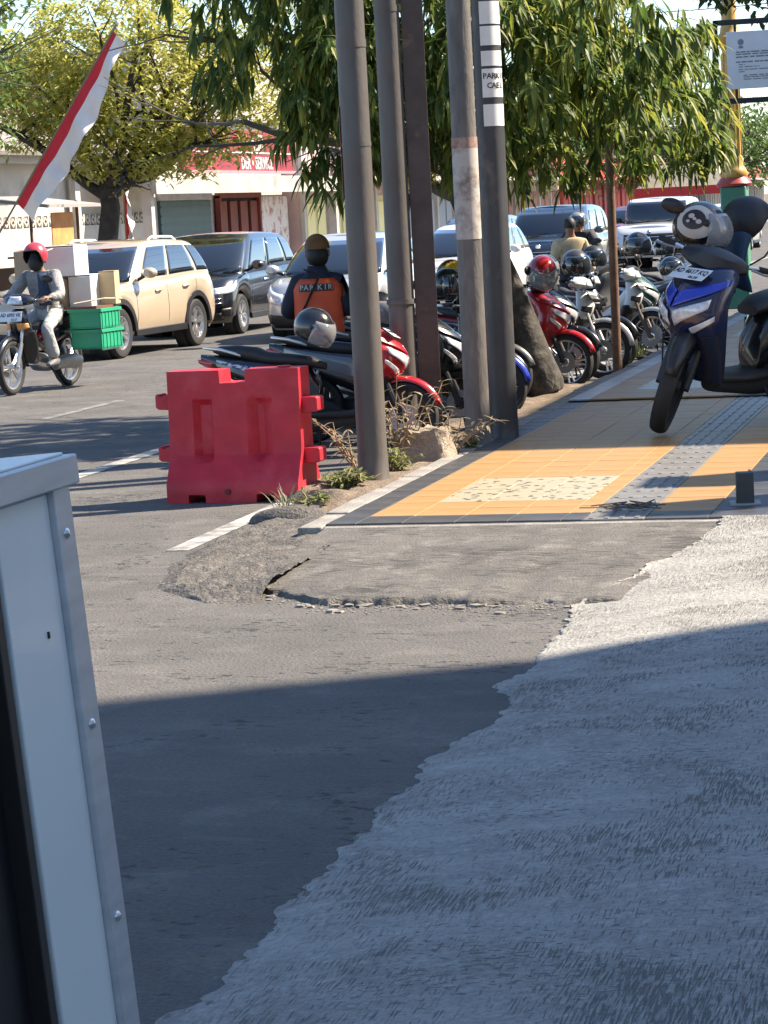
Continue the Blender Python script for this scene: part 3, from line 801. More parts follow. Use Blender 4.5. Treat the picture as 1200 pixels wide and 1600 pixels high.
# ------------------------------------------------------------------ cars (local: +x front, +y left side, z up)
def wheel_meshes(r, w, spokes, style):
    tyre = MB(); hw = w / 2
    tyre.lathe([(r * .66, -hw * .86), (r * .80, -hw), (r * .93, -hw * .97), (r * .985, -hw * .8), (r, -hw * .5), (r, hw * .5), (r * .985, hw * .8), (r * .93, hw * .97), (r * .80, hw), (r * .66, hw * .86), (r * .66, -hw * .86)], 36, axis='Y')
    rim = MB(); ro = hw * .72
    rim.lathe([(r * .67, hw * .9), (r * .64, hw * .9), (r * .61, ro), (r * .60, 0), (r * .60, -hw * .8)], 36, axis='Y')
    for k in range(spokes):
        for dlt in ((-.16, .16) if style == 'double' else (0,)):
            a = 2 * math.pi * k / spokes; a2 = a + dlt * (1.15 if style == 'double' else 1)
            ca, sa = math.cos(a + dlt * .25), math.sin(a + dlt * .25); cb, sb = math.cos(a2), math.sin(a2)
            wd0, wd1 = (.028, .034) if style == 'double' else (.05, .075)
            p0 = Vector((r * .10 * ca, 0, r * .10 * sa)); p1 = Vector((r * .63 * cb, 0, r * .63 * sb)); t_ = (p1 - p0).normalized(); s_ = Vector((-t_.z, 0, t_.x))
            vs = []
            for p, wd, yo in ((p0, wd0, ro * .95), (p1, wd1, ro * 1.08)):
                for q in (-1, 1):
                    vs += [p + s_ * wd * q * (r / .34) * .5 + Vector((0, yo, 0)), p + s_ * wd * q * (r / .34) * .6 + Vector((0, yo - .03, 0))]
            rim.add(vs, [(0, 2, 6, 4), (0, 4, 5, 1), (2, 3, 7, 6), (1, 5, 7, 3)])
    rim.lathe([(0, ro * 1.0), (r * .10, ro * .98), (r * .13, ro * .8)], 16, axis='Y')
    dk = MB(); dk.lathe([(0, hw * .1), (r * .60, hw * .1)], 24, axis='Y'); dk.lathe([(0, hw * .2), (r * .34, hw * .2), (r * .36, hw * .1)], 24, axis='Y')
    return tyre, rim, dk

def car(name, label, loc, rz, P, group='cars in the street'):
    t = thing(name, label, 'car', loc, rz, group)
    L, W, H = P['L'], P['W'], P['H']; paint = P['paint']
    xf0, xr0 = L / 2, -L / 2; wr = P.get('wr', .34); xa, xb = P['axf'], P['axr']
    sill = P.get('sill', .26); top = P['top']     # top: [(x, z)] hood and belt heights from rear to front
    ar = wr * 1.17
    cf, crr, nf, nr = P.get('cf', .62), P.get('cr', .45), P.get('nf', 2.7), P.get('nr', 3.2)
    noseP = P.get('nose', [(0, -.12), (.15, -.03), (.4, 0), (.62, -.01), (.85, -.07), (1, -.22)])
    tailP = P.get('tail', [(0, .12), (.2, .0), (.5, 0), (.8, .03), (1, .08)])
    sideP = P.get('side', [(0, .93), (.12, .975), (.4, 1.0), (.62, .995), (.8, .985), (.93, .965), (1, .93)])
    def spow(v, e): return math.copysign(abs(v) ** e, v)
    def outline(u, xf, xr, w, c0, c1, n0, n1):
        if u <= 1:
            a = u * math.pi / 2; return xf - c0 + c0 * spow(math.cos(a), 2 / n0), w * spow(math.sin(a), 2 / n0)
        if u <= 2: return lerp(xf - c0, xr + c1, u - 1), w
        a = (3 - u) * math.pi / 2; return xr + c1 - c1 * spow(math.cos(a), 2 / n1), w * spow(math.sin(a), 2 / n1)
    def low(u, t_):
        w = W / 2 * sinterp(t_, sideP)
        x, y = outline(u, xf0 + interp(t_, noseP), xr0 + interp(t_, tailP), w, cf, crr, nf, nr)
        zl = sill if abs(x) < L / 2 - .5 else sill - .04
        if 0.75 < u < 2.35:
            for ax in (xa, xb):
                d = abs(x - ax)
                if d < ar: zl = max(zl, wr + math.sqrt(ar * ar - d * d))
        zt = sinterp(x, top); zl = min(zl, zt - .05)
        return Vector((x, y, lerp(zl, zt, t_)))
    us = [i / 10 for i in range(10)] + [1 + i / 88 for i in range(88)] + [2 + i / 10 for i in range(11)]
    ts = [0, .06, .12, .25, .4, .55, .68, .8, .9, .96, 1]
    mb = MB()
    for s_ in (1, -1):
        mb.grid([[(p.x, p.y * s_, p.z) for p in (low(u, k) for u in us)] for k in ts], flip=(s_ < 0))
    cap = []
    for u in us:
        p = low(u, 1); cr_ = P.get('crown', .045) * min(1, max(0, p.y) / (W * .3))
        cap.append([(p.x + (.0), p.y * v, p.z + cr_ * (1 - v * v)) for v in (1, .85, .6, .3, 0, -.3, -.6, -.85, -1)])
    mb.grid(cap)
    mb.build('body', paint, t, smooth=40)
    q = MB(); q.box((0, 0, sill + .12), (L - .5, W * .66, .3)); q.box((0, 0, sill + .35), (L - .4, W * .62, .3)); q.build('underbody', BLKM, t, smooth=0)
    # cabin
    C = P['cab']  # x cowl, x roof front, x roof rear, x rear base, z belt, half widths
    def cabf(u, t_):
        tt = t_
        xf = lerp(C['xc'], C['xrf'], tt ** 1.06) + C.get('bow', .05) * math.sin(math.pi * tt); xr = lerp(C['xrb'], C['xrr'], tt ** 1.0) - C.get('bowr', .03) * math.sin(math.pi * tt)
        w = lerp(C['wb'], C['wr'], tt ** 1.2) + .012 * math.sin(math.pi * tt)
        if tt > .9: w -= (tt - .9) * .35; xf -= (tt - .9) * 1.0; xr += (tt - .9) * .8
        x, y = outline(u, xf, xr, w, C.get('cf', .42), C.get('cr', .3), 2.6, 3.0)
        zb = sinterp(x, top) - .02; zt = H - C.get('drop', .03) * ((x - C.get('xm', 0)) / 1.2) ** 2
        return Vector((x, y, lerp(zb, zt, 1 - (1 - tt) ** 1.15 if tt < 1 else 1)))
    cu_ = [i / 10 for i in range(10)] + [1 + i / 24 for i in range(24)] + [2 + i / 10 for i in range(11)]
    ct = [0, .1, .25, .4, .55, .7, .8, .88, .94, 1]
    mb = MB()
    for s_ in (1, -1):
        mb.grid([[(p.x, p.y * s_, p.z) for p in (cabf(u, k) for u in cu_)] for k in ct], flip=(s_ < 0))
    mb.grid([[(p.x, p.y * v, p.z + .035 * (1 - v * v) * min(1, p.y / .4)) for v in (1, .8, .5, 0, -.5, -.8, -1)] for p in (cabf(u, 1) for u in cu_)])
    roof = mb.build('cabin', P.get('roofpaint', paint), t, smooth=40)
    def patch(fn, name, u0, u1, t0, t1, m, side=0, off=.006, nu=12, nt=6, par=t, u0b=None, u1b=None):
        u0b = u0 if u0b is None else u0b; u1b = u1 if u1b is None else u1b
        rows = []; e_ = 1e-3
        for j in range(nt + 1):
            tt = lerp(t0, t1, j / nt); row = []
            for i in range(nu + 1):
                f_ = i / nu
                u = lerp(lerp(u0, u0b, j / nt), lerp(u1, u1b, j / nt), f_); sg = 1
                if side == 0 and u < 0: sg = -1; u = -u
                if side == 3:
                    if u > 3: sg = -1; u = 6 - u
                p = fn(u, tt); du = fn(min(3, u + e_), tt) - fn(max(0, u - e_), tt); dt = fn(u, min(1, tt + e_)) - fn(u, max(0, tt - e_))
                n_ = du.cross(dt)
                if n_.length < 1e-12: n_ = Vector((1 if u < 1 else -1, 0, .3))
                n_.normalize()
                c_ = Vector((p.x * .3, p.y, .3 + 0 * p.z))
                if n_.dot(Vector((p.x - C.get('xm', 0), p.y, .2))) < 0: n_ = -n_
                p = p + n_ * off
                row.append((p.x, p.y * sg * (-1 if side == -1 else 1), p.z))
            rows.append(row)
        g = MB(); g.grid(rows)
        # thin rim so the pane has thickness
        return g.build(name, m, par, smooth=60, solid=.003)
    patch(cabf, 'windshield', -.80, .80, .06, .86, GLASS, 0, nu=20)
    patch(cabf, 'rear_window', 2.25, 3.75, .2, .85, GLASS, 3, nu=16)
    for s_ in (1, -1):
        for a, b in P.get('win', [(1.04, 1.40), (1.44, 1.80), (1.84, 2.12)]):
            patch(cabf, 'side_window', a, b, .10, .80, GLASS, s_)
    # lamps, grille, bumper
    hl = P.get('lamp', (.52, .95, .60, .80)); lm = P.get('lampmat', LENS)
    for s_ in (1, -1):
        h_ = patch(low, 'headlight', hl[0], hl[1], hl[2], hl[3], lm, s_, nu=10, nt=4, off=.008)
        patch(low, 'tail_light', 2.3, 2.75, .55, .82, REDL, s_, nu=6, nt=4, off=.008)
        if P.get('fog'): patch(low, 'fog_recess', .55, .78, .16, .36, BLK, s_, nu=6, nt=3, off=.007)
    gr = P.get('grille', (.45, .42, .66))
    patch(low, 'grille', -gr[0], gr[0], gr[1], gr[2], P.get('grillemat', BLK), 0, nu=14, nt=4, off=.007)
    if P.get('bars'):
        for k in range(P['bars']):
            tt = lerp(gr[1], gr[2], (k + .7) / (P['bars'] + .4)); patch(low, 'grille_bar', -gr[0] * .95, gr[0] * .95, tt, tt + .018, CHR, 0, nu=14, nt=1, off=.012)
    lg = P.get('lower', (.6, .08, .26))
    patch(low, 'air_intake', -lg[0], lg[0], lg[1], lg[2], BLKM, 0, nu=14, nt=3, off=.006)
    pz = low(0, .36)
    g = MB(); g.box((pz.x + .015, 0, pz.z), (.01, .43, .135)); pl = g.build('number_plate', PLATE if P.get('whiteplate', 1) else INK, t, bevel=.002)
    lettering(P.get('plate', 'AD 1862 KA'), .085, pl, frame((pz.x + .021, 0, pz.z + .012), (0, 1, 0), (0, 0, 1)), INK, .001, .001)
    # badge
    bz = low(0, gr[2] + .06); g = MB(); g.lathe([(0, .01), (.05, .008), (.055, 0)], 16, (bz.x + .01, 0, bz.z), 'X'); g.build('badge', CHR, t)
    # arch trim, sills, seams
    am = P.get('archmat')
    for s_ in (1, -1):
        for ax in (xa, xb):
            if am:
                rows = []
                for k in range(21):
                    a = math.pi * k / 20; rr = []
                    for dr, dy in ((-.012, -.05), (-.012, .012), (.065, .012), (.07, -.03)):
                        x_ = ax + (ar + dr) * math.cos(a); z_ = max(sill - .02, wr + (ar + dr) * math.sin(a))
                        rr.append((x_, s_ * (W / 2 + dy - .01), z_))
                    rows.append(rr)
                g = MB(); g.grid(rows); g.build('wheel_arch', am, t, smooth=40)
            g = MB(); g.lathe([(0, 0), (ar * .99, 0), (ar * .99, .16)], 24, (ax, s_ * (W / 2 - .26), wr), 'Y'); g.build('wheel_well', BLKM, t)
        g = MB(); x0, x1 = xa - ar - .02, xb + ar + .02
        g.box(((x0 + x1) / 2, s_ * (W / 2 - .025), sill + .03), (x0 - x1, .05, .1)); g.build('sill', am or BLK, t, bevel=.01)
        for xs_ in P.get('seams', [xa - ar - .12, (xa + xb) / 2 - .12, xb + ar * .6]):
            rows = []
            for k in range(9):
                tt = lerp(.10, 1.0, k / 8)
                uu = 1 + (xf0 + interp(tt, noseP) - cf - xs_) / ((xf0 + interp(tt, noseP) - cf) - (xr0 + interp(tt, tailP) + crr)); p = low(uu, tt)
                rows.append([(p.x - .005, s_ * (p.y + .0022), max(p.z, sill + .09)), (p.x + .005, s_ * (p.y + .0022), max(p.z, sill + .09))])
            g = MB(); g.grid(rows); g.build('door_seam', BLKM, t, smooth=0)
        for hx in P.get('handles', [(xa + xb) / 2 + .02 + .05, xb + ar * .6 + .16]):
            g = MB(); zz = sinterp(hx, top) - .16; g.tube([(hx - .1, s_ * (W / 2 - .008), zz), (hx - .06, s_ * (W / 2 + .022), zz + .004), (hx + .06, s_ * (W / 2 + .022), zz + .004), (hx + .1, s_ * (W / 2 - .008), zz)], .014, 6); g.build('door_handle', P.get('handlemat', paint), t)
        mx_ = C['xc'] - .52; zz = sinterp(mx_, top) + .06
        g = MB(); g.tube([(mx_, s_ * (W / 2 - .08), zz - .04), (mx_ + .02, s_ * (W / 2 + .06), zz + .02)], .025, 6); g.build('mirror_stalk', BLK, t)
        g = MB(); rows = []
        for k in range(9):
            a = k / 8; sz = math.sin(math.pi * lerp(.12, .88, a)) ** .5; x_ = mx_ + lerp(-.05, .11, a); rows.append([(x_, s_ * (W / 2 + .14 + .115 * sz * math.cos(b) * (1 if a < .6 else .9)), zz + .06 + .08 * sz * math.sin(b)) for b in [2 * math.pi * i / 14 for i in range(14)]])
        g.loft(rows); g.build('mirror', P.get('mirrormat', paint), t, smooth=50)
    if P.get('rails'):
        for s_ in (1, -1):
            g = MB(); ps = [cabf(1 + k / 10, .985) for k in range(1, 10)]
            g.tube([(p.x, s_ * (p.y - .04), p.z + (.05 if 0 < i < 8 else .005)) for i, p in enumerate(ps)], .018, 8); g.build('roof_rail', P.get('railmat', ALU), t)
    if P.get('spare'): pass
    # wheels
    ty, rm, dk = wheel_meshes(wr, P.get('tw', .225), P.get('spokes', 5), P.get('style', 'double'))
    tyo = None
    for ax in (xa, xb):
        for s_ in (1, -1):
            if tyo is None:
                tyo = ty.build('wheel', RUB, t, smooth=40); rmo = rm.build('rim', P.get('rimmat', ALU), tyo, smooth=40); dko = dk.build('brake', BLKM, tyo, smooth=40)
                w_ = tyo
            else:
                w_ = tyo.copy(); COL.objects.link(w_); w_.parent = t
                for ch in (rmo, dko):
                    c2 = ch.copy(); COL.objects.link(c2); c2.parent = w_
            w_.location = (ax, s_ * (W / 2 - P.get('tw', .225) / 2 - .02), wr); w_.rotation_euler = (0, .3 * ax, 0 if s_ > 0 else math.pi)
    # wipers
    for y0, y1 in ((.15, .62), (-.45, .05)):
        p = cabf(.1, .05); g = MB(); a0 = cabf(abs(y0) / W * 1.2, .03); a1 = cabf(abs(y1) / W * 1.2, .16)
        g.tube([(a0.x + .02, y0, a0.z + .02), (a1.x + .03, y1, a1.z + .02)], .008, 5); g.build('wiper', BLKM, t)
    return t

def carpaint(n, c, metal=.0, rough=.25): return mat(n, c, rough, metal, coat=1.0, var=.04, vs=2)
BEIGE = carpaint('paint_beige', (.47, .375, .265), .1); BLACKP = carpaint('paint_black', (.008, .009, .012)); SILV = carpaint('paint_silver', (.52, .54, .56), .35, .3)
WHITEP = carpaint('paint_white', (.66, .67, .68)); NAVY = carpaint('paint_navy', (.02, .035, .06))
SUV = dict(L=4.45, W=1.86, H=1.62, axf=1.33, axr=-1.30, wr=.355, sill=.30, paint=BEIGE, top=[(-2.3, 1.08), (-1.6, 1.10), (0, 1.06), (1.0, 1.04), (1.5, 1.02), (2.0, .95), (2.3, .88)],
           cab=dict(xc=1.15, xrf=.35, xrr=-1.75, xrb=-2.12, wb=.88, wr=.70, xm=-.5, drop=.05, cr=.34), archmat=BLK, rails=1, railmat=mat('rail_white', (.7, .7, .7), .3), whiteplate=1, plate='AD 1406 VA', lamp=(.5, .97, .70, .80), grille=(.42, .50, .66), mirrormat=BEIGE,
           win=[(1.05, 1.42), (1.455, 1.83), (1.87, 2.12)], style='double', seams=[.82, -.25, -1.28])
MPV = dict(L=4.5, W=1.78, H=1.62, axf=1.35, axr=-1.35, wr=.325, sill=.25, paint=BLACKP, top=[(-2.3, 1.06), (-1, 1.05), (.3, 1.0), (1.2, .98), (1.7, .93), (2.1, .86), (2.3, .8)],
           cab=dict(xc=1.45, xrf=.55, xrr=-1.75, xrb=-2.1, wb=.84, wr=.68, xm=-.4, drop=.04), archmat=None, lamp=(.42, .96, .70, .86), grille=(.6, .40, .80), bars=3, plate='AD 1129 NB', mirrormat=BLACKP, handlemat=CHR, fog=1)
HATCH = dict(L=4.15, W=1.72, H=1.53, axf=1.28, axr=-1.25, wr=.30, sill=.22, paint=SILV, top=[(-2.1, 1.0), (-1, .98), (.3, .95), (1.1, .93), (1.6, .86), (1.95, .75), (2.1, .68)],
             cab=dict(xc=1.32, xrf=.25, xrr=-1.35, xrb=-1.85, wb=.81, wr=.62, xm=-.4, drop=.05), lamp=(.36, .98, .66, .90), lower=(.62, .06, .40), grille=(.35, .55, .62), plate='AD 8735 HM', fog=1, mirrormat=SILV)
PICK = dict(L=4.8, W=1.85, H=1.78, axf=1.5, axr=-1.4, wr=.38, sill=.36, paint=NAVY, top=[(-2.4, 1.15), (0, 1.13), (1.0, 1.12), (1.7, 1.08), (2.2, 1.03), (2.4, .95)],
            cab=dict(xc=1.25, xrf=.6, xrr=-1.9, xrb=-2.2, wb=.86, wr=.72, xm=-.4, drop=.04), lamp=(.45, .9, .68, .88), grille=(.45, .45, .85), bars=4, plate='AD 9023 KR', archmat=BLK, mirrormat=NAVY)
JEEP = dict(L=4.6, W=1.86, H=1.84, axf=1.4, axr=-1.4, wr=.40, sill=.4, paint=WHITEP, top=[(-2.3, 1.22), (0, 1.2), (.9, 1.19), (1.8, 1.16), (2.25, 1.1), (2.3, 1.05)], nf=4.5, cf=.35,
            cab=dict(xc=.95, xrf=.62, xrr=-2.0, xrb=-2.2, wb=.84, wr=.76, xm=-.4, drop=.03, cf=.25), lamp=(.42, .7, .5, .72), grille=(.3, .45, .8), plate='AD 1757 AU', archmat=BLK, mirrormat=BLK, bars=2)
FACE = rad(-90)
car('suv_car', 'beige sport utility car with white roof rails in the far lane', (-12.95, 33.6, 0), FACE - rad(5), SUV)
car('mpv_car', 'glossy black people carrier queued behind the beige car', (-13.1, 39.35, 0), FACE, MPV)
car('hatchback_car', 'silver white hatchback behind the parking attendant', (-10.05, 36.7, 0), FACE, HATCH)
c2 = dict(HATCH); c2['paint'] = WHITEP; c2['mirrormat'] = WHITEP; c2['plate'] = 'AD 1951 TS'
car('sedan_car', 'white hatchback following the silver one, seen between the poles', (-10.0, 45.4, 0), FACE, c2)
car('pickup_car', 'dark blue high fronted car beyond the leaning tree trunk', (-9.75, 53.0, 0), FACE, PICK)
car('offroad_car', 'white square fronted off road car beyond the helmets at right', (-9.0, 64.0, 0), FACE, JEEP)
c3 = dict(MPV); c3['paint'] = carpaint('paint_grey', (.12, .125, .13), .3); c3['plate'] = 'AD 1344 GE'; c3['mirrormat'] = c3['paint']
car('mpv_car', 'grey people carrier far behind in the outer lane', (-13.0, 60, 0), FACE, c3)
c4 = dict(SUV); c4['paint'] = carpaint('paint_maroon', (.16, .02, .025)); c4['mirrormat'] = c4['paint']; c4['plate'] = 'AD 1870 RO'; c4['rails'] = 0
car('suv_car', 'small dark red car farthest down the street', (-12.6, 84, 0), FACE, c4)
c5 = dict(HATCH); c5['paint'] = WHITEP; c5['mirrormat'] = WHITEP; c5['plate'] = 'AD 1027 WF'
car('hatchback_car', 'white car far down the street behind the off road car', (-9.2, 82, 0), FACE, c5)
# ------------------------------------------------------------------ motorbikes (local: +x front, +y left, z up)
def bike_wheel(parent, x, r, w, rimm, spokes, disc, name='wheel', steer=0, loc=None, cast=True):
    ty = MB(); hw = w / 2
    ty.lathe([(r * .78, -hw * .7), (r * .86, -hw), (r * .94, -hw * .9), (r * .985, -hw * .5), (r, 0), (r * .985, hw * .5), (r * .94, hw * .9), (r * .86, hw), (r * .78, hw * .7), (r * .78, -hw * .7)], 32, axis='Y')
    o = ty.build(name, RUB, parent, smooth=40)
    rm = MB(); rm.lathe([(r * .80, -hw * .62), (r * .74, -hw * .5), (r * .72, 0), (r * .74, hw * .5), (r * .80, hw * .62)], 32, axis='Y')
    rm.lathe([(0, -.05), (.035, -.05), (.04, -.03), (.04, .03), (.035, .05), (0, .05)], 14, axis='Y')
    n = spokes
    for k in range(n):
        a = 2 * math.pi * k / n
        if cast:
            for da in (-.13, .13):
                p0 = Vector((.03 * math.cos(a), 0, .03 * math.sin(a))); p1 = Vector((r * .74 * math.cos(a + da), 0, r * .74 * math.sin(a + da))); rm.tube([p0, p1], [.013, .010], 5)
        else:
            s_ = 1 if k % 2 else -1
            rm.tube([(.035 * math.cos(a + .5 * s_), .03 * s_, .035 * math.sin(a + .5 * s_)), (r * .74 * math.cos(a), 0, r * .74 * math.sin(a))], .003, 4)
    rm.build('rim', rimm, o, smooth=40)
    if disc:
        d = MB(); d.lathe([(.05, -hw * .9 - .012), (disc, -hw * .9 - .012), (disc, -hw * .9 - .008), (.05, -hw * .9 - .008)], 24, axis='Y'); d.build('brake_disc', STEEL, o)
    if loc: o.matrix_local = loc
    else: o.location = (x, 0, r)
    return o

def ring_z(z, xb, xf, hw, n=22, sharp=1.25):
    xm = lerp(xb, xf, .35); out = []
    for k in range(n):
        a = 2 * math.pi * k / n; c, s_ = math.cos(a), math.sin(a)
        if c >= 0:
            e = 1 / sharp
            out.append((xm + (xf - xm) * abs(c) ** (1.0), hw * math.copysign(abs(s_) ** (1.15 + .45 * sharp * .6), s_), z))
        else:
            out.append((xm - (xm - xb) * abs(c) ** .6, hw * math.copysign(abs(s_) ** .8, s_), z))
    return out
def ring_x(x, zc, hw, hh, n=18, e=.75):
    return [(x, hw * math.copysign(abs(math.cos(2 * math.pi * k / n)) ** e, math.cos(2 * math.pi * k / n)), zc + hh * math.copysign(abs(math.sin(2 * math.pi * k / n)) ** e, math.sin(2 * math.pi * k / n))) for k in range(n)]

def fender(parent, cx, cz, r, w, a0, a1, m, name='front_fender', n=14, steer=None):
    rows = []
    for k in range(n + 1):
        a = lerp(a0, a1, k / n); tip = math.sin(math.pi * min(1, max(0.08, k / n * 1.0))) ** .35
        row = []
        for q in range(9):
            b = lerp(-1, 1, q / 8); rr = r - .045 * b * b; ww = w * tip
            row.append((cx + rr * math.cos(a), ww * b, cz + rr * math.sin(a)))
        rows.append(row)
    g = MB(); g.grid(rows); return g.build(name, m, parent, smooth=50, solid=.005)

def motorbike(name, label, loc, rz, P, group='motorbikes parked along the kerb', lean=0, scale=1.0):
    t = thing(name, label, 'motorbike', loc, rz, group)
    t.rotation_euler = (lean, 0, rz); t.scale = (scale,) * 3
    paint = P['paint']; p2 = P.get('paint2', BLK); r = P.get('r', .28); tw = P.get('tw', .09); bebek = P.get('bebek', False)
    xf, xr = P.get('xf', .62), P.get('xr', -.62); rimm = P.get('rim', BLKM); cast = P.get('cast', True)
    stv = P.get('steer', 0)
    # everything that turns with the handlebar is rotated about the steering axis
    sx = P.get('sx', .40)
    R4 = Matrix.Translation((sx, 0, .80)) @ Matrix.Rotation(stv, 4, Vector((sx - xf, 0, .80 - r))) @ Matrix.Translation((-sx, 0, -.80))
    wl = R4 @ Matrix.Translation((xf, 0, r))
    bike_wheel(t, xf, r, tw, rimm, P.get('spokes', 5), P.get('disc', .11), steer=stv, loc=wl, cast=cast)
    bike_wheel(t, xr, r, tw + .02, rimm, P.get('spokes', 5), 0, cast=cast)
    fk = MB(); fk.xf = R4
    head = Vector((sx, 0, .86))
    for s_ in (1, -1):
        fk.tube([(xf, s_ * .075, r), (lerp(xf, sx, .5), s_ * .078, lerp(r, .80, .5))], .026, 8)
        fk.tube([(lerp(xf, sx, .45), s_ * .078, lerp(r, .80, .45)), (sx + .02, s_ * .07, .80)], .017, 8)
        fk.tube([(xf, s_ * .04, r), (xf, s_ * .10, r)], .014, 8)
    fk.build('fork', P.get('forkmat', BLK), t, smooth=45)
    if P.get('disc'):
        g = MB(); g.xf = R4; g.box((xf - .10, -.085, r + .03), (.05, .05, .10)); g.build('brake_caliper', BLKM, t, bevel=.008)
        g = MB(); g.xf = R4; g.tube([(xf - .1, -.1, r + .06), (xf - .16, -.15, .5), (sx + .08, -.13, .78)], .006, 5); g.build('brake_hose', BLKM, t)
    f1 = fender(t, 0, 0, r + .04, tw * .62, rad(P.get('fa0', 18)), rad(P.get('fa1', 150)), P.get('fendmat', paint)); f1.matrix_local = wl
    # front cowl and leg shield
    if not bebek:
        k = P.get('cw', 1.0)
        zr = [(.30, .30, .40, .12), (.42, .33, .47, .16), (.52, .35, .53, .185), (.60, .36, .60, .2)]
        zc = [(.58, .355, .585, .195), (.64, .36, .635, .208), (.70, .36, .665, .212), (.76, .355, .665, .21), (.83, .32, .62, .205), (.90, .28, .555, .2), (.96, .25, .48, .175), (1.0, .24, .41, .12)]
    else:
        k = 1.0
        zr = [(.32, .22, .32, .06), (.42, .24, .36, .15), (.55, .28, .40, .185), (.66, .31, .44, .17)]
        zc = [(.63, .30, .44, .15), (.70, .32, .50, .14), (.78, .33, .52, .125), (.86, .33, .48, .10), (.92, .32, .44, .075)]
    zr = [(a, b, c, d * k) for a, b, c, d in zr]; zc = [(a, b, c, d * k) for a, b, c, d in zc]
    g = MB(); g.loft([ring_z(*q) for q in zr]); g.build('leg_shield', P.get('shield', BLK), t, smooth=50)
    g = MB(); g.loft([ring_z(*q) for q in zc]); cowl = g.build('front_cowl', P.get('cowlmat', paint), t, smooth=50)
    def cowl_pt(z, a, off=.006):
        pts = [tuple(q) for q in zc]; xb = interp(z, [(q[0], q[1]) for q in pts]); xf_ = interp(z, [(q[0], q[2]) for q in pts]); hw = interp(z, [(q[0], q[3]) for q in pts])
        xm = lerp(xb, xf_, .35); c, s_ = math.cos(a), math.sin(a)
        y = hw * math.copysign(abs(s_) ** (1.15 + .45 * 1.25 * .6), s_)
        return Vector((xm + (xf_ - xm) * c + off * 1.2, y + off * (1 if y > 0 else -1) * abs(s_), z + .002))
    def cpatch(nm, z0, z1, a0, a1, m, rise=0., narrow=.6, side=1, off=.007):
        rows = []
        for j in range(6):
            row = []
            for i in range(9):
                f_ = i / 8; a = lerp(a0, a1, f_); zz = lerp(z0 + rise * f_, z0 + rise * f_ + (z1 - z0) * lerp(1, narrow, f_), j / 5)
                p = cowl_pt(zz, a * side, off); row.append(p)
            rows.append(row)
        g = MB(); g.grid(rows); return g.build(nm, m, cowl, smooth=60, solid=.004)
    if not bebek:
        for s_ in (1, -1):
            h = cpatch('headlight', .645, .735, rad(10), rad(64), LENS, .115, .6, s_, .010)
            cpatch('indicator', .60, .64, rad(35), rad(75), AMB if P.get('amber') else LENS, .09, .7, s_, .010)
            cpatch('accent_panel', .755, .85, rad(6), rad(86), P.get('accent', paint), .135, .35, s_, .008)
    else:
        for s_ in (1, -1):
            cpatch('side_accent', .68, .76, rad(25), rad(80), P.get('accent', p2), .03, .6, s_)
    # handlebar
    hb = MB(); hb.xf = R4; hz = 1.02 if not bebek else 1.0
    hx = sx - .05
    g = MB(); g.xf = R4
    if bebek:
        g.loft([[(hx + a * k_ - .02 * (1 - k_), y, hz + b * k_) for a, b in ((.125, -.02), (.11, .035), (.05, .075), (-.03, .075), (-.08, .03), (-.07, -.03), (-.01, -.055), (.08, -.05))] for y, k_ in ((-.2, .22), (-.17, .45), (-.12, .78), (-.06, .96), (0, 1), (.06, .96), (.12, .78), (.17, .45), (.2, .22))])
        g.build('handlebar_cowl', P.get('cowlmat', paint), t, smooth=50)
        g = MB(); g.xf = R4; rows = []
        for j in range(5):
            b = lerp(-.035, .05, j / 4); rows.append([(hx + .135 - .03 * max(0, j - 1) / 3 - .10 * (y_ / .13) ** 2 * .5, y_, hz + b) for y_ in [lerp(-.095 + .008 * j, .095 - .008 * j, q / 8) for q in range(9)]])
        g.grid(rows); g.build('headlight', LENS, t, smooth=60, solid=.004)
    else:
        g.loft([[(hx + a * s_, y, hz + b * s_ * 1.7) for a, b in ((.12, -.03), (.10, .03), (.03, .05), (-.06, .05), (-.09, .0), (-.05, -.05), (.06, -.06))] for y, s_ in ((-.2, .25), (-.14, .55), (-.07, .72), (0, .8), (.07, .72), (.14, .55), (.2, .25))])
        g.build('handlebar_cowl', P.get('hbmat', BLK), t, smooth=50)
    for s_ in (1, -1):
        g = MB(); g.xf = R4; g.tube([(hx, s_ * .18, hz + .01), (hx - .04, s_ * .27, hz + .015)], .011, 8); g.build('handlebar', CHR, t)
        g = MB(); g.xf = R4; g.tube([(hx - .035, s_ * .255, hz + .014), (hx - .085, s_ * .36, hz + .012)], .018, 10); g.build('grip', RUB, t)
        g = MB(); g.xf = R4; g.tube([(hx + .02, s_ * .22, hz + .01), (hx + .03, s_ * .30, hz + .005), (hx - .01, s_ * .37, hz)], .007, 6); g.build('brake_lever', STEEL, t)
        if P.get('mirrors', True):
            mh = P.get('mh', 1.2)
            g = MB(); g.xf = R4; g.tube([(hx, s_ * .2, hz + .03), (hx + .03, s_ * .27, lerp(hz, mh, .55)), (hx - .01, s_ * .30, mh)], .006, 6); g.build('mirror_stem', BLKM, t)
            g = MB(); g.xf = R4; g.ell((hx - .01, s_ * .33, mh + .03), (.025, .075, .045), 14, 8); g.build('mirror', BLK, t)
    # spine, floor, engine
    if not bebek:
        g = MB(); g.loft([ring_x(.34, .33, .14, .035), ring_x(.15, .315, .155, .03), ring_x(-.08, .32, .155, .03), ring_x(-.14, .36, .13, .07)]); g.build('floorboard', BLKM, t, smooth=40)
        g = MB(); g.loft([ring_x(.30, .28, .08, .05), ring_x(0, .25, .11, .06), ring_x(-.25, .26, .12, .08)]); g.build('belly', BLKM, t, smooth=40)
        body = [(-.02, .46, .09, .13), (-.10, .53, .125, .18), (-.25, .58, .15, .18), (-.45, .63, .155, .145), (-.65, .69, .135, .105), (-.82, .745, .10, .07), (-.96, .80, .045, .03)]
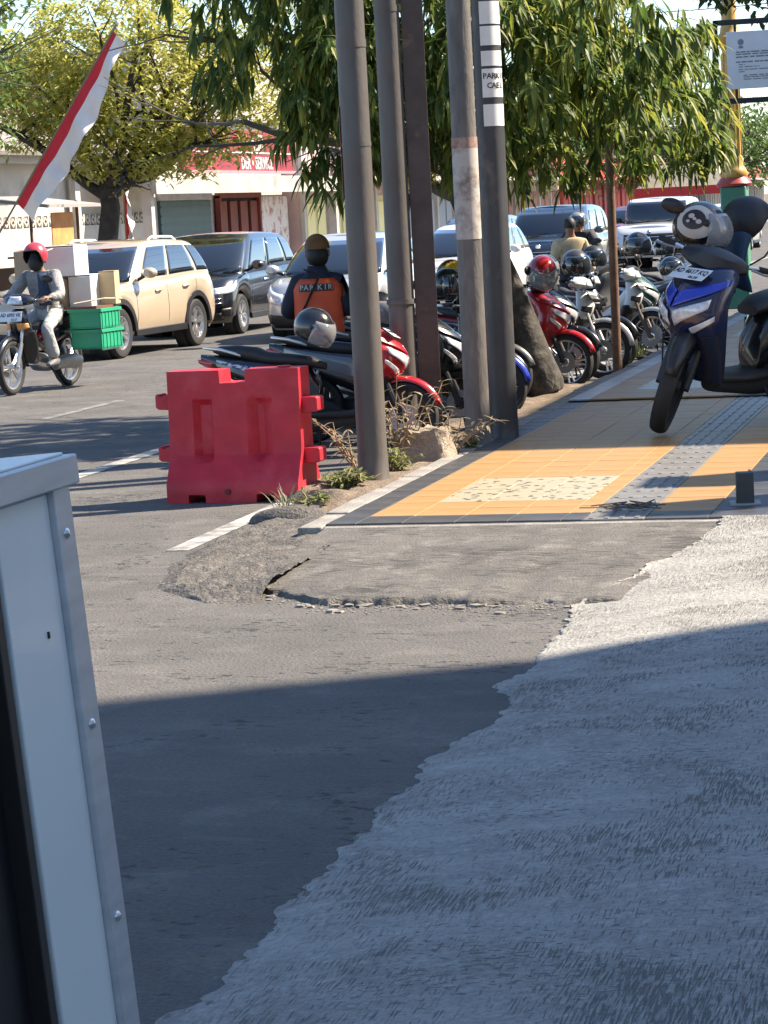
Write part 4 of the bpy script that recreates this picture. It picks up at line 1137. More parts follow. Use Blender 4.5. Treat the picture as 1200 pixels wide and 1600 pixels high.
        seat = [(.02, .70, .08, .03), (-.08, .735, .115, .045), (-.25, .755, .135, .05), (-.42, .77, .14, .055), (-.50, .80, .135, .065), (-.65, .83, .125, .055), (-.80, .845, .095, .04), (-.86, .85, .05, .015)]
    else:
        g = MB(); g.tube([(.34, 0, .80), (.2, 0, .62), (.02, 0, .50), (-.18, 0, .50)], [.055, .065, .07, .07], 10); g.build('spine', P.get('spinemat', p2), t, smooth=50)
        body = [(-.02, .52, .06, .09), (-.12, .58, .10, .13), (-.3, .62, .125, .12), (-.5, .66, .125, .10), (-.7, .71, .105, .075), (-.85, .755, .075, .05), (-.97, .80, .035, .02)]
        seat = [(.06, .69, .06, .025), (-.05, .71, .10, .04), (-.25, .735, .125, .045), (-.45, .76, .13, .05), (-.65, .79, .12, .045), (-.82, .81, .09, .03), (-.88, .815, .05, .012)]
        g = MB(); g.loft([ring_x(.14, .36, .08, .07), ring_x(.04, .32, .11, .10), ring_x(-.12, .30, .12, .10), ring_x(-.2, .31, .09, .07)]); g.tube([(.1, 0, .36), (.26, 0, .40)], .06, 10)
        for k_ in range(5): g.tube([(.12 + .03 * k_, 0, .365 + .008 * k_), (.13 + .03 * k_, 0, .367 + .008 * k_)], .078, 12)
        g.build('engine', ALU if P.get('brightengine', 1) else BLKM, t, smooth=40)
        g = MB(); g.tube([(-.05, -.2, .28), (-.05, .2, .28)], .012, 6); g.tube([(-.05, -.16, .28), (-.05, -.24, .28)], .018, 8); g.build('foot_peg', RUB, t)
    g = MB(); g.loft([ring_x(*q, e=.8) for q in body]); bd = g.build('rear_body', P.get('bodymat', paint), t, smooth=50)
    for s_ in (1, -1):   # coloured side panel laid on the rear body
        rows = []
        for j in range(5):
            rows.append([(x_, s_ * (hw + .004) * .985, zc_ + hh * lerp(-.5, .55, j / 4)) for x_, zc_, hw, hh in body[1:6]])
        g = MB(); g.grid(rows); g.build('side_panel', P.get('sidemat', p2), bd, smooth=50, solid=.006)
        if P.get('stripe'):
            rows = []
            for j in range(3):
                rows.append([(x_, s_ * (hw + .010) * .985, zc_ + hh * lerp(.05, .40, j / 2) - .0) for x_, zc_, hw, hh in body[2:6]])
            g = MB(); g.grid(rows); g.build('decal', P['stripe'], bd, smooth=50, solid=.002)
    g = MB(); g.loft([ring_x(*q, e=.65) for q in seat]); g.build('seat', P.get('seatmat', mat('seat_vinyl', (.014, .014, .016), .5, var=.2, bump=.1, bs=80)), t, smooth=50)
    # swing arm / gearbox, exhaust, shock
    g = MB(); g.loft([ring_x(-.15, .28, .05, .07), ring_x(-.4, .29, .055, .075), ring_x(-.62, .28, .06, .085), ring_x(-.74, .28, .04, .05)]); g.xf = None
    for i_, v in enumerate(g.v): g.v[i_] = (v[0], v[1] + .10, v[2])
    g.build('gearbox', BLKM if not bebek else STEEL, t, smooth=40)
    g = MB(); g.tube([(-.05, -.08, .25), (-.25, -.12, .22), (-.38, -.15, .26)], .018, 8); g.tube([(-.36, -.15, .255), (-.42, -.155, .275), (-.85, -.165, .40), (-.9, -.165, .415)], [.03, .052, .055, .03], 12); g.build('exhaust', P.get('exh', BLKM), t, smooth=40)
    g = MB(); g.box((-.62, -.215, .345), (.30, .012, .06), m=Matrix.Rotation(rad(16), 3, 'Y')); g.build('heat_shield', CHR if P.get('exh') is None else STEEL, t, bevel=.003)
    for s_ in (1, -1):
        g = MB(); g.tube([(xr, s_ * .13, r + .02), (xr + .10, s_ * .12, .62)], .016, 8); g.tube([(xr + .03, s_ * .128, r + .1), (xr + .085, s_ * .122, .55)], .03, 10); g.build('shock', P.get('shock', STEEL), t)
    # tail
    g = MB(); g.loft([ring_x(-.86, .745, .085, .035), ring_x(-.93, .755, .07, .03), ring_x(-.985, .775, .035, .016)]); g.build('tail_light', REDL, t, smooth=50)
    rows = [[(x_, y_, z_) for y_ in (-.07, -.03, .03, .07)] for x_, z_ in ((-.72, .60), (-.82, .58), (-.92, .50), (-.98, .38), (-1.0, .33))]
    g = MB(); g.grid(rows); g.build('mudguard', BLK, t, smooth=50, solid=.006)
    g = MB(); g.box((-1.005, 0, .47), (.004, .22, .1), m=Matrix.Rotation(rad(-22), 3, 'Y')); g.build('rear_plate', INK, t, bevel=.002)
    g = MB(); g.tube([(-.62, .11, .80), (-.78, .125, .85), (-.93, .06, .875), (-.93, -.06, .875), (-.78, -.125, .85), (-.62, -.11, .80)], .013, 8); g.build('grab_rail', P.get('railmat', ALU), t)
    for s_ in (1, -1):
        g = MB(); g.ell((-.90, s_ * .11, .68), (.035, .03, .022), 10, 6); g.build('rear_indicator', AMB, t)
    g = MB(); g.tube([(-.05, .10, .26), (-.10, .24, .012 - math.tan(lean) * .0)], .011, 6); g.build('side_stand', BLKM, t)
    if P.get('fplate'):
        txt = P['fplate']; px, pz = P.get('fp', (.55, .93)); tl = rad(P.get('ftilt', 38))
        g = MB(); g.xf = Matrix.Translation((px, 0, pz)) @ Matrix.Rotation(tl, 4, 'Y') @ Matrix.Rotation(rad(90), 4, 'Z')
        g.box((0, 0, 0), (.275, .11, .004)); pl = g.build('front_plate', P.get('platemat', PLATE), t, bevel=.002)
        M = g.xf @ Matrix.Translation((0, 0, .003))
        lettering(txt[0], .056, pl, M @ Matrix.Translation((0, .014, 0)), P.get('plateink', INK), .0006, .0012, .84)
        lettering(txt[1], .032, pl, M @ Matrix.Translation((.05, -.036, 0)), P.get('plateink', INK), .0006, .0006)
    return t

def helmet(label, loc, rz, shell, visor='clear', tilt=0, rollx=0, decor=None, cat_group='helmets left on the motorbikes', peak=False, trimm=None, s=1.0):
    """open face helmet, local +x is the front"""
    t = thing('helmet', label, 'helmet', loc, group=cat_group); t.rotation_euler = (rollx, tilt, rz); t.scale = (s, s, s)
    def hp(a, b, off=0):
        # a azimuth, b polar from top (0..1 -> 0..~115deg)
        p = b * rad(118); r = .128 + off
        rx = 1.10 if math.cos(a) > 0 else 1.14
        return Vector((r * rx * math.sin(p) * math.cos(a), r * .98 * math.sin(p) * math.sin(a), r * 1.06 * math.cos(p)))
    rows = []; nb = 14; na = 36
    def face(a):      # lower limit of the shell at azimuth a
        c = abs(((a + math.pi) % (2 * math.pi)) - math.pi)
        return interp(c, [(0, .58), (rad(48), .58), (rad(66), .98), (rad(80), 1.08), (rad(150), 1.08), (rad(180), 1.0)])
    for j in range(nb + 1):
        rows.append([hp(2 * math.pi * i / na, face(2 * math.pi * i / na) * j / nb) for i in range(na)])
    g = MB(); g.grid(rows, closed=True, flip=True); sh = g.build('shell', shell, t, smooth=60, fixn=False, solid=.008)
    rows = [[hp(2 * math.pi * i / na, face(2 * math.pi * i / na) * f_, -.012) for i in range(na)] for f_ in (.2, .4, .6, .8, .97)]
    g = MB(); g.grid(rows, closed=True); g.build('lining', mat('helmet_lining', (.012, .012, .012), .9), t, smooth=60, fixn=False)
    g = MB(); pts = [hp(2 * math.pi * i / na, face(2 * math.pi * i / na), .001) for i in range(na + 1)]; g.tube(pts, .006, 6); g.build('edge_trim', trimm or BLK, sh, smooth=60)
    if visor:
        vm = {'clear': mat('visor_clear', (.55, .58, .6), .05, 0, alpha=.38, coat=1, spec=.8), 'dark': mat('visor_dark', (.02, .022, .025), .06, coat=1, spec=.8), 'smoke': mat('visor_smoke', (.30, .31, .33), .06, alpha=.62, coat=1, spec=.8)}[visor]
        rows = []
        for j in range(9):
            b = lerp(.50, 1.05, j / 8); rows.append([hp(lerp(rad(-72), rad(72), i / 18), b - .04 * math.cos(lerp(rad(-72), rad(72), i / 18)), .012 + .022 * math.cos(lerp(rad(-80), rad(80), i / 18)) * (j / 8) ** .7) for i in range(19)])
        g = MB(); g.grid(rows); g.build('visor', vm, t, smooth=60, solid=.003)
        for s_ in (1, -1):
            p = hp(s_ * rad(76), .66, .006); g = MB(); g.ell(p, (.02, .012, .02), 12, 6); g.build('visor_pivot', BLK, t)
    if decor: decor(t, hp)
    return t

def bpaint(n, c, rough=.25, metal=0): return mat(n, c, rough, metal, coat=.8, var=.06, vs=4)
BRED = bpaint('bike_red', (.42, .012, .02)); BBLK = bpaint('bike_black', (.010, .011, .013)); BSIL = bpaint('bike_silver', (.50, .50, .50), .3, .5); BWHT = bpaint('bike_white', (.68, .67, .65))
BBLU = bpaint('bike_blue', (.015, .04, .42)); BDBL = bpaint('bike_navy', (.012, .018, .04)); BGRY = bpaint('bike_grey', (.14, .145, .15), .3, .3); BBRN = mat('brown_plastic', (.10, .075, .055), .5, var=.2)
DECW = mat('decal_white', (.6, .62, .66), .4, col2=(.04, .06, .2), c2s=26, c2t=(.48, .52), stretch=(1, 1, 3))

# row of parked bikes, noses to the kerb
motorbike('motorbike', 'black and red scooter with long seat just behind the red barrier', (-5.2, 18.0, 0), rad(4), dict(paint=BRED, bodymat=BBLK, sidemat=BBLK, cowlmat=BRED, shield=BLK, fendmat=BRED, stripe=DECW, mh=1.18, accent=BRED, railmat=ALU, fplate=('AD 5207 TU', '04.27')), lean=rad(-7))
motorbike('motorbike', 'black scooter with grey headlight between the beam and the peeling pole', (-5.0, 19.15, 0), rad(3), dict(paint=BBLK, bodymat=BBLK, sidemat=BGRY, accent=BBLK, rim=BLKM), lean=rad(-6))
motorbike('motorbike', 'blue and black motorbike against the tree trunk behind the sticker pole', (-5.0, 20.45, 0), rad(5), dict(paint=BBLU, bebek=True, r=.29, tw=.08, cowlmat=BBLK, bodymat=BBLK, sidemat=BBLU, fendmat=BBLU, accent=mat('lime', (.45, .5, .1), .3), spinemat=BBLK, brightengine=0, fa0=10), lean=rad(-5))
motorbike('motorbike', 'dark red scooter with its nose at the tree trunk', (-4.95, 23.75, 0), rad(-6), dict(paint=BRED, bodymat=BRED, sidemat=BBLK, cowlmat=BRED, shield=mat('shield_red', (.2, .01, .015), .4), fendmat=BRED, accent=BRED, rim=ALU, mh=1.15, r=.285), lean=rad(-6))
motorbike('motorbike', 'silver motorbike with white nose behind the thin rusty post', (-4.80, 25.25, 0), rad(-10), dict(paint=BSIL, bebek=True, r=.30, tw=.075, forkmat=ALU, cowlmat=BWHT, fendmat=BSIL, bodymat=BBLK, sidemat=BSIL, spinemat=BBRN, rim=ALU, fa0=8, fa1=160, fplate=('AD 3648 LB', '11.26'), fp=(.50, .88), ftilt=52, platemat=INK, plateink=PLATE), lean=rad(-6))
motorbike('motorbike', 'white and maroon motorbike with spoked wheels farther along the kerb', (-4.60, 27.35, 0), rad(-10), dict(paint=BWHT, bebek=True, r=.30, tw=.07, forkmat=BBRN, cowlmat=BWHT, fendmat=BSIL, bodymat=bpaint('bike_maroon', (.18, .015, .03)), sidemat=BWHT, spinemat=BWHT, cast=False, spokes=20, rim=CHR, fa0=8, fa1=155, fplate=('AD 2915 NF', '08.25'), fp=(.50, .88), ftilt=52, platemat=INK, plateink=PLATE), lean=rad(-6))
motorbike('motorbike', 'grey striped scooter showing its long seat beyond the white motorbike', (-4.45, 29.2, 0), rad(160), dict(paint=BGRY, bodymat=BGRY, sidemat=BDBL, stripe=mat('stripe_silver', (.5, .5, .52), .3), seatmat=mat('seat_striped', (.05, .05, .055), .4, var=.3)), lean=rad(-6))
motorbike('motorbike', 'black scooter farther behind the striped one', (-4.6, 30.6, 0), rad(172), dict(paint=BBLK, bodymat=BBLK, sidemat=BBLK), lean=rad(-6))
motorbike('motorbike', 'dark scooter half hidden behind the lamp post', (-4.7, 32.3, 0), rad(-8), dict(paint=BDBL, bodymat=BBLK, sidemat=BDBL), lean=rad(-6))
motorbike('motorbike', 'red scooter last in the row beside the lamp post', (-4.8, 34.0, 0), rad(-8), dict(paint=BRED, bodymat=BRED, sidemat=BBLK), lean=rad(-6))

extra = [(-5.15, 21.25, 2, 'glossy black scooter wedged left of the leaning trunk', dict(paint=BBLK, bodymat=BBLK, sidemat=BRED)),
         (-5.25, 22.05, 4, 'grey scooter behind the leaning trunk', dict(paint=BGRY, bodymat=BGRY, sidemat=BBLK)),
         (-5.2, 22.85, -4, 'navy motorbike directly behind the trunk', dict(paint=BDBL, bebek=True, r=.29, tw=.08, cowlmat=BDBL, bodymat=BBLK, sidemat=BDBL, spinemat=BBLK, brightengine=0)),
         (-5.0, 24.5, -8, 'black scooter squeezed between the red scooter and the silver motorbike', dict(paint=BBLK, bodymat=BBLK, sidemat=BGRY, r=.285)),
         (-4.85, 26.05, -10, 'black motorbike between the two pale motorbikes', dict(paint=BBLK, bebek=True, r=.295, tw=.08, cowlmat=BBLK, bodymat=BBLK, sidemat=BRED, spinemat=BBLK, brightengine=0)),
         (-4.7, 28.25, -9, 'dark green scooter behind the white and maroon motorbike', dict(paint=bpaint('bike_green', (.02, .07, .05)), bodymat=BBLK, sidemat=BBLK)),
         (-4.75, 31.5, -9, 'white scooter between the far black scooters', dict(paint=BWHT, bodymat=BWHT, sidemat=BBLK)),
         (-4.8, 33.2, -9, 'grey scooter beside the last red one', dict(paint=BGRY, bodymat=BGRY, sidemat=BBLK))]
for x_, y_, a_, lb, dd in extra: motorbike('motorbike', lb, (x_, y_, 0), rad(a_), dd, lean=rad(-6))

# the two scooters on the sidewalk
heading = math.atan2(-.938, -.346)
blue = motorbike('motorbike', 'blue and black scooter parked on the orange tiles with its wheel turned', (-2.02, 18.36, TZ), rad(-127), dict(paint=BBLU, bodymat=BBLK, sidemat=BDBL, cowlmat=bpaint('bike_deep_blue', (.010, .016, .06)), shield=BDBL, fendmat=BLK, accent=BBLU, cw=1.05, steer=rad(38), r=.295, tw=.10, mh=1.22, disc=.12, fplate=('AD 4617 KQ', '06.28'), fp=(.52, .945), ftilt=30, amber=0, fa0=25), group='scooters on the sidewalk', lean=rad(-7), scale=1.25)
motorbike('motorbike', 'black scooter standing close behind the blue one at the right edge', (-1.30, 19.05, TZ), rad(-118), dict(steer=rad(28), paint=BBLK, bodymat=BBLK, sidemat=BBLK, cowlmat=BBLK, fendmat=BBLK, accent=BBLK, mh=1.25, r=.29), group='scooters on the sidewalk', lean=rad(-8), scale=1.07)

HBLK = mat('helmet_black', (.012, .012, .013), .22, coat=.8); HMAT = mat('helmet_black_matte', (.016, .017, .02), .5); HRED = mat('helmet_red', (.35, .01, .015), .2, coat=1); HGRY = mat('helmet_dark', (.05, .048, .045), .3, coat=.5, var=.3, vs=12)
CREAM = mat('cream_decal', (.56, .50, .44), .35)
def deco_blue(t, hp):
    for s_ in (1, -1):
        rows = []
        for j in range(9):
            f_ = j / 8; row = []
            for i in range(25):
                th = 2 * math.pi * i / 24; rr = f_
                a = s_ * rad(100) + s_ * rr * rad(46) * math.cos(th) ; b = .62 + rr * .34 * math.sin(th)
                row.append(hp(a, b, .0055))
            rows.append(row)
        g = MB(); g.grid(rows); sp = g.build('side_flash', CREAM, t, smooth=60, fixn=False)
        rows = []
        for j in range(6):
            f_ = j / 5; rows.append([hp(s_ * rad(104) + s_ * f_ * rad(26) * math.cos(2 * math.pi * i / 24), .60 + f_ * .19 * math.sin(2 * math.pi * i / 24), .0075) for i in range(25)])
        g = MB(); g.grid(rows); g.build('dark_roundel', mat('roundel', (.03, .018, .015), .4), t, smooth=60, fixn=False)
        for da, db, r_ in ((-11, .045, 6), (-2, .0, 4), (6, -.05, 7), (11, .05, 4)):
            rows = [[hp(s_ * rad(104 + da) + s_ * f_ * rad(r_) * math.cos(2 * math.pi * i / 12), .60 + db + f_ * r_ * .0068 * math.sin(2 * math.pi * i / 12), .0095) for i in range(13)] for f_ in (0, .5, 1)]
            g = MB(); g.grid(rows); g.build('print_mark', CREAM, t, smooth=60, fixn=False)
def deco_badge(t, hp):
    rows = [[hp(f_ * rad(20) * math.cos(2 * math.pi * i / 16), .34 + f_ * .09 * math.sin(2 * math.pi * i / 16), .006) for i in range(17)] for f_ in (0, .5, 1)]
    g = MB(); g.grid(rows); g.build('orange_badge', mat('orange_badge', (.55, .25, .06), .4, col2=(.6, .5, .3), c2s=30), t, smooth=60, fixn=False)
helmet('black helmet with cream side flash and clear visor on the blue scooter', (-2.27, 18.25, 1.61), rad(4), HBLK, 'smoke', decor=deco_blue, tilt=rad(8), s=1.42)
helmet('large matte black helmet at the right edge above the black scooter', (-1.98, 18.85, 1.63), rad(8), HMAT, None, tilt=rad(16), s=1.42)
helmet('black helmet with white striped visor lying on the black and red scooter', (-5.22, 17.95, 1.0), rad(-10), HBLK, 'smoke', tilt=rad(28), s=1.08)
helmet('dark helmet with clear visor behind the nearest pole', (-5.0, 19.1, 1.07), rad(-20), HGRY, 'smoke', tilt=rad(10), s=1.05)
helmet('black helmet on the motorbike between the poles', (-4.72, 20.4, 1.20), rad(-25), HBLK, 'dark', s=1.05)
helmet('glossy red helmet with clear visor tipped forward', (-4.50, 23.6, 1.19), rad(-70), HRED, 'smoke', tilt=rad(38), s=1.15)
helmet('grey black helmet on the silver motorbike', (-4.42, 25.0, 1.21), rad(-55), HGRY, 'dark', tilt=rad(5), s=1.12)
helmet('black helmet with orange badge on the white motorbike', (-4.09, 27.15, 1.33), rad(-62), HBLK, 'dark', decor=deco_badge, s=1.12)
helmet('black helmet lying on the striped scooter seat', (-4.05, 29.5, 1.0), rad(-40), HBLK, 'dark')
helmet('yellow and black helmet between the beam and the peeling pole', (-4.80, 20.9, 1.27), rad(-100), mat('helmet_yellow', (.45, .27, .02), .35, col2=(.02, .02, .02), c2s=5, c2t=(.5, .52)), None)
helmet('black helmet on the scooter left of the trunk', (-4.75, 21.2, 1.2), rad(-50), HBLK, 'dark')
helmet('grey helmet half behind the leaning trunk', (-4.78, 22.1, 1.17), rad(-60), HGRY, 'smoke')
helmet('black helmet between the red and the grey black helmets', (-4.62, 24.4, 1.2), rad(-60), HBLK, 'smoke', tilt=rad(12))
helmet('dark helmet between the two pale motorbikes', (-4.4, 26.0, 1.24), rad(-50), HMAT, 'dark')
helmet('white helmet far along the row', (-4.4, 31.4, 1.2), rad(-60), mat('helmet_white', (.6, .6, .6), .3, coat=.5), 'dark')
helmet('small black helmet beside the green lamp post base', (-4.4, 33.1, 1.22), rad(-60), HBLK, 'dark')
# jacket hanging from the blue scooter's handlebar
mb = MB(); rows = []
for j in range(14):
    v = j / 13; rows.append([(lerp(-.13, .16, u) * (1 - .25 * v) + .02 * math.sin(9 * u + 5 * v), .05 * math.sin(u * 13 + v * 4) * (.3 + v), -.42 * v + .02 * math.sin(u * 11)) for u in [i / 15 for i in range(16)]])
mb.grid(rows)
o = mb.build('jacket', mat('dark_blue_cloth', (.02, .05, .10), .8, var=.3, vs=4), smooth=60, solid=.012, fixn=False); o.location = (-2.07, 18.35, 1.55); o.rotation_euler = (0, 0, rad(20))
tag(o, 'dark blue jacket draped over the blue scooter handlebar', 'jacket')
# ------------------------------------------------------------------ people
def skin_mesh(name, J, edges, m, parent, root, sub=2):
    """one continuous surface grown round a skeleton: J[name] = (position, radius)"""
    names = list(J); me = bpy.data.meshes.new(name)
    me.from_pydata([J[n][0] for n in names], [(names.index(a), names.index(b)) for a, b in edges], [])
    me.materials.append(m)
    o = link(name, me, parent)
    o.modifiers.new('skin', 'SKIN').use_smooth_shade = True
    for i, n in enumerate(names):
        r = J[n][1]; sv = me.skin_vertices[0].data[i]; sv.radius = r if isinstance(r, tuple) else (r, r); sv.use_root = (n == root)
    md = o.modifiers.new('sub', 'SUBSURF'); md.levels = sub; md.render_levels = sub
    return o

def figure(label, loc, rz, J, top, legs, shoe=BLK, hair=None, fabric_extra=.012, hands=True, lean=0, group='people in the street'):
    t = thing('person', label, 'person', loc, rz, group); t.rotation_euler = (0, lean, rz)
    V = {k: Vector(v) for k, v in J.items()}
    rad_ = dict(pelvis=.095, waist=.085, chest=.095, neck=.052, head=.085, crown=.06, chin=.05, shL=.042, shR=.042, elL=.034, elR=.034, haL=.03, haR=.03, hipL=.072, hipR=.072, knL=.05, knR=.05, anL=.042, anR=.042, toeL=.03, toeR=.03)
    V.setdefault('waist', V['pelvis'].lerp(V['chest'], .45)); V.setdefault('crown', V['head'] + Vector((0, 0, .07)))
    V.setdefault('chin', V['head'] + Vector((.05, 0, -.06)))
    for s_ in 'LR': V.setdefault('toe' + s_, V['an' + s_] + Vector((.14, 0, -.05)))
    E_ = [('pelvis', 'waist'), ('waist', 'chest'), ('chest', 'neck'), ('neck', 'head'), ('head', 'crown'), ('head', 'chin')]
    for s_ in 'LR': E_ += [('chest', 'sh' + s_), ('sh' + s_, 'el' + s_), ('el' + s_, 'ha' + s_), ('pelvis', 'hip' + s_), ('hip' + s_, 'kn' + s_), ('kn' + s_, 'an' + s_), ('an' + s_, 'toe' + s_)]
    skin_mesh('body', {k: (V[k], rad_[k]) for k in V}, E_, SKIN, t, 'pelvis')
    ex = fabric_extra + .016
    tj = ['pelvis', 'waist', 'chest', 'neck', 'shL', 'shR', 'elL', 'elR', 'haL', 'haR']
    JT = {k: (V[k], (rad_[k] + ex + (.012 if k in ('elL', 'elR') else 0))) for k in tj}
    JT['neck'] = (V['chest'].lerp(V['neck'], .75), .07)
    for s_ in 'LR': JT['ha' + s_] = (V['el' + s_].lerp(V['ha' + s_], .88), .042)
    
    for s_ in 'LR': JT['sh' + s_] = (V['sh' + s_], .088)
    JT['chest'] = (V['chest'], (.165, .125)); JT['waist'] = (V['waist'], (.155, .125)); JT['pelvis'] = (V['pelvis'] - (V['chest'] - V['pelvis']).normalized() * .07, (.18, .15))
    tp = skin_mesh('jacket', JT, [e_ for e_ in E_ if e_[0] in JT and e_[1] in JT], top, t, 'pelvis')
    if hair is not False:
        g = MB(); g.ell(V['head'] + Vector((-.012, 0, .012)), (.102, .09, .115), 16, 8, 0, .62); g.build('hair', mat('black_hair', (.01, .009, .009), .6), t, smooth=60)
    lj = ['pelvis', 'hipL', 'hipR', 'knL', 'knR', 'anL', 'anR']
    JL = {k: (V[k], rad_[k] + .024 + (.014 if k.startswith('an') else 0)) for k in lj}
    skin_mesh('trousers', JL, [e_ for e_ in E_ if e_[0] in JL and e_[1] in JL], legs, t, 'pelvis')
    for s_ in 'LR':
        a, b = V['an' + s_], V['toe' + s_]; g = MB(); d = (b - a); d.z = 0; d = d.normalized() if d.length > .01 else Vector((1, 0, 0))
        g.loft([[a + d * x_ + Vector((-d.y, d.x, 0)) * (w_ * math.cos(q)) + Vector((0, 0, z_ + h_ * math.sin(q))) for q in [2 * math.pi * i / 12 for i in range(12)]] for x_, w_, z_, h_ in ((-.09, .025, -.03, .035), (-.06, .038, -.02, .055), (.03, .043, -.03, .05), (.12, .045, -.045, .035), (.18, .03, -.055, .02))])
        g.build('shoe', shoe, t, smooth=60)
        if hands:
            w_ = V['ha' + s_]; el = V['el' + s_]; d = (w_ - el).normalized(); sd_ = d.cross(Vector((0, 0, 1))).normalized(); dn = sd_.cross(d)
            g = MB(); g.tube([w_ - d * .02, w_ + d * .03, w_ + d * .085], [.03, .04, .036], 8, flat=.55)
            for k in range(4):
                b = w_ + d * .08 + sd_ * (-.027 + .018 * k); ln = (.065, .075, .072, .055)[k]
                g.tube([b, b + d * ln * .45 - dn * .008, b + d * ln * .65 - dn * .035, b + d * ln * .45 - dn * .055], [.0095, .009, .0085, .007], 6)
            b = w_ + d * .03 + sd_ * (.035 if s_ == 'R' else -.035); g.tube([b, b + d * .035 - dn * .02 + sd_ * (.015 if s_ == 'R' else -.015), b + d * .055 - dn * .045], [.012, .011, .008], 6)
            g.build('hand', SKIN, t, smooth=60)
    return t, V

# parking attendant, back to the camera
ORG = mat('orange_vest', (.62, .085, .028), .6, var=.15, vs=5, bump=.25, bs=9, bdist=.03); NVY = mat('navy_jacket', (.012, .015, .03), .75, var=.3, vs=6, bump=.2, bs=14)
DRK = mat('dark_trousers', (.02, .022, .03), .8, var=.2)
J = dict(pelvis=(0, 0, .90), chest=(-.01, 0, 1.26), neck=(.0, 0, 1.40), head=(.03, -.01, 1.52), shL=(-.0, .18, 1.265), shR=(-.0, -.18, 1.265), elL=(-.02, .29, 1.0), elR=(.0, -.27, 1.0), haL=(.20, .22, .98), haR=(.2, -.18, .95),
         hipL=(0, .10, .86), hipR=(0, -.10, .86), knL=(.02, .12, .48), knR=(.03, -.12, .48), anL=(-.02, .13, .08), anR=(0, -.13, .08))
PKX, PKY, PKR = -5.98, 20.75, rad(100)
t, V = figure('parking attendant in an orange back vest and brown cap seen from behind', (PKX, PKY, 0), PKR, J, NVY, DRK)
def torso(zz, off=0):
    hw = interp(zz, [(.80, .205), (.95, .20), (1.1, .205), (1.2, .21), (1.26, .185), (1.31, .14), (1.36, .095), (1.42, .068)]) + off; hdp = interp(zz, [(.8, .15), (.95, .14), (1.1, .14), (1.2, .148), (1.28, .135), (1.34, .10), (1.41, .06)]) + off
    return hw, hdp
def vest_part(name, m, z0, z1, a0, a1, off, par, slope=0):
    rows = []
    for j in range(13):
        zz = lerp(z0, z1, j / 12); hw, dp = torso(zz, off)
        rows.append([(-dp * math.copysign(abs(math.cos(a)) ** .8, math.cos(a)), -hw * math.copysign(abs(math.sin(a)) ** .8, math.sin(a)), zz + slope * math.sin(a)) for a in [lerp(a0, a1, i / 20) for i in range(21)]])
    g = MB(); g.grid(rows); return g.build(name, m, par, smooth=60, solid=.008)
vest_part('yoke', NVY, 1.02, 1.41, rad(-180), rad(180), .004, t)
vest_part('vest_back', ORG, .74, 1.30, rad(-88), rad(88), .014, t)
vest_part('lettering_strip', INK, 1.195, 1.255, rad(-36), rad(36), .022, t)
for k, ch in enumerate('PARKIR'):
    a = rad(-28 + 11.2 * k); hw, dp = torso(1.225, .031); p = Vector((-dp * abs(math.cos(a)) ** .8, hw * -math.copysign(abs(math.sin(a)) ** .8, math.sin(a)), 1.225)); tn = Vector((-.35 * math.sin(a) * -1, -1, 0))
    lettering(ch, .066, t, frame(p, (math.sin(a) * .5, -1, 0), (0, 0, 1)), mat('reflective_grey', (.36, .38, .39), .4), .001, .0015, 1.0, name='letter')
g = MB(); g.tube([(-.10, .10, 1.385), (-.165, .03, 1.30), (-.178, -.04, 1.22), (-.165, .10, 1.1), (-.13, .17, .98), (-.05, .22, .9)][0:1] + [(-.165, -.03, 1.31), (-.182, .03, 1.2), (-.178, .09, 1.08), (-.14, .17, .95)], .016, 8, flat=.4); g.build('bag_strap', BLKM, t, smooth=60)
# cap and hair
g = MB(); g.ell((.03, -.01, 1.575), (.122, .112, .118), 20, 8, 0, .55); g.build('cap', mat('brown_cap', (.16, .085, .03), .85, var=.3, vs=10, bump=.3, bs=40), t, smooth=60)
g = MB(); g.loft([[(.03 + .108 + x_, -.01 + .085 * w_ * math.cos(q), 1.575 + .012 * math.sin(q) - .02 * x_ / .07) for q in [2 * math.pi * i / 14 for i in range(14)]] for x_, w_ in ((-.03, 1), (.045, .95), (.08, .6))]); g.build('cap_brim', _m['brown_cap'], t, smooth=60)
g = MB(); g.ell((.012, -.01, 1.50), (.108, .102, .11), 16, 8, .25, .85); g.build('hair', mat('black_hair', (.01, .009, .009), .6), t, smooth=60)
for y_ in (.09, -.11):
    g = MB(); g.ell((.02, y_, 1.52), (.02, .014, .032), 8, 6); g.build('ear', SKIN, t, smooth=60)

# delivery rider coming towards us on a loaded motorbike
RX, RY, RR = -11.0, 26.35, rad(-97)
motorbike('motorbike', 'black motorbike with white front plate ridden in the far lane', (RX, RY, 0), RR, dict(paint=BBLK, bebek=True, r=.30, tw=.075, forkmat=ALU, cowlmat=BBLK, bodymat=BRED, sidemat=BBLK, spinemat=BBLK, rim=ALU, fendmat=BBLK, accent=mat('orange_decal', (.6, .28, .1), .4), fa0=5, fa1=150, fplate=('AD 6093 VK', '02.27'), fp=(.56, .84), ftilt=70, shock=CHR, steer=rad(4)), group=None, scale=1.06)
JR = dict(pelvis=(-.28, 0, .88), chest=(-.18, 0, 1.25), neck=(-.14, 0, 1.40), head=(-.09, 0, 1.51), shL=(-.17, .19, 1.32), shR=(-.17, -.19, 1.32), elL=(.02, .34, 1.08), elR=(.02, -.32, 1.08), haL=(.24, .30, 1.08), haR=(.24, -.30, 1.08),
          hipL=(-.24, .11, .86), hipR=(-.24, -.11, .86), knL=(.13, .19, .72), knR=(.13, -.19, .72), anL=(-.02, .2, .36), anR=(-.02, -.2, .36))
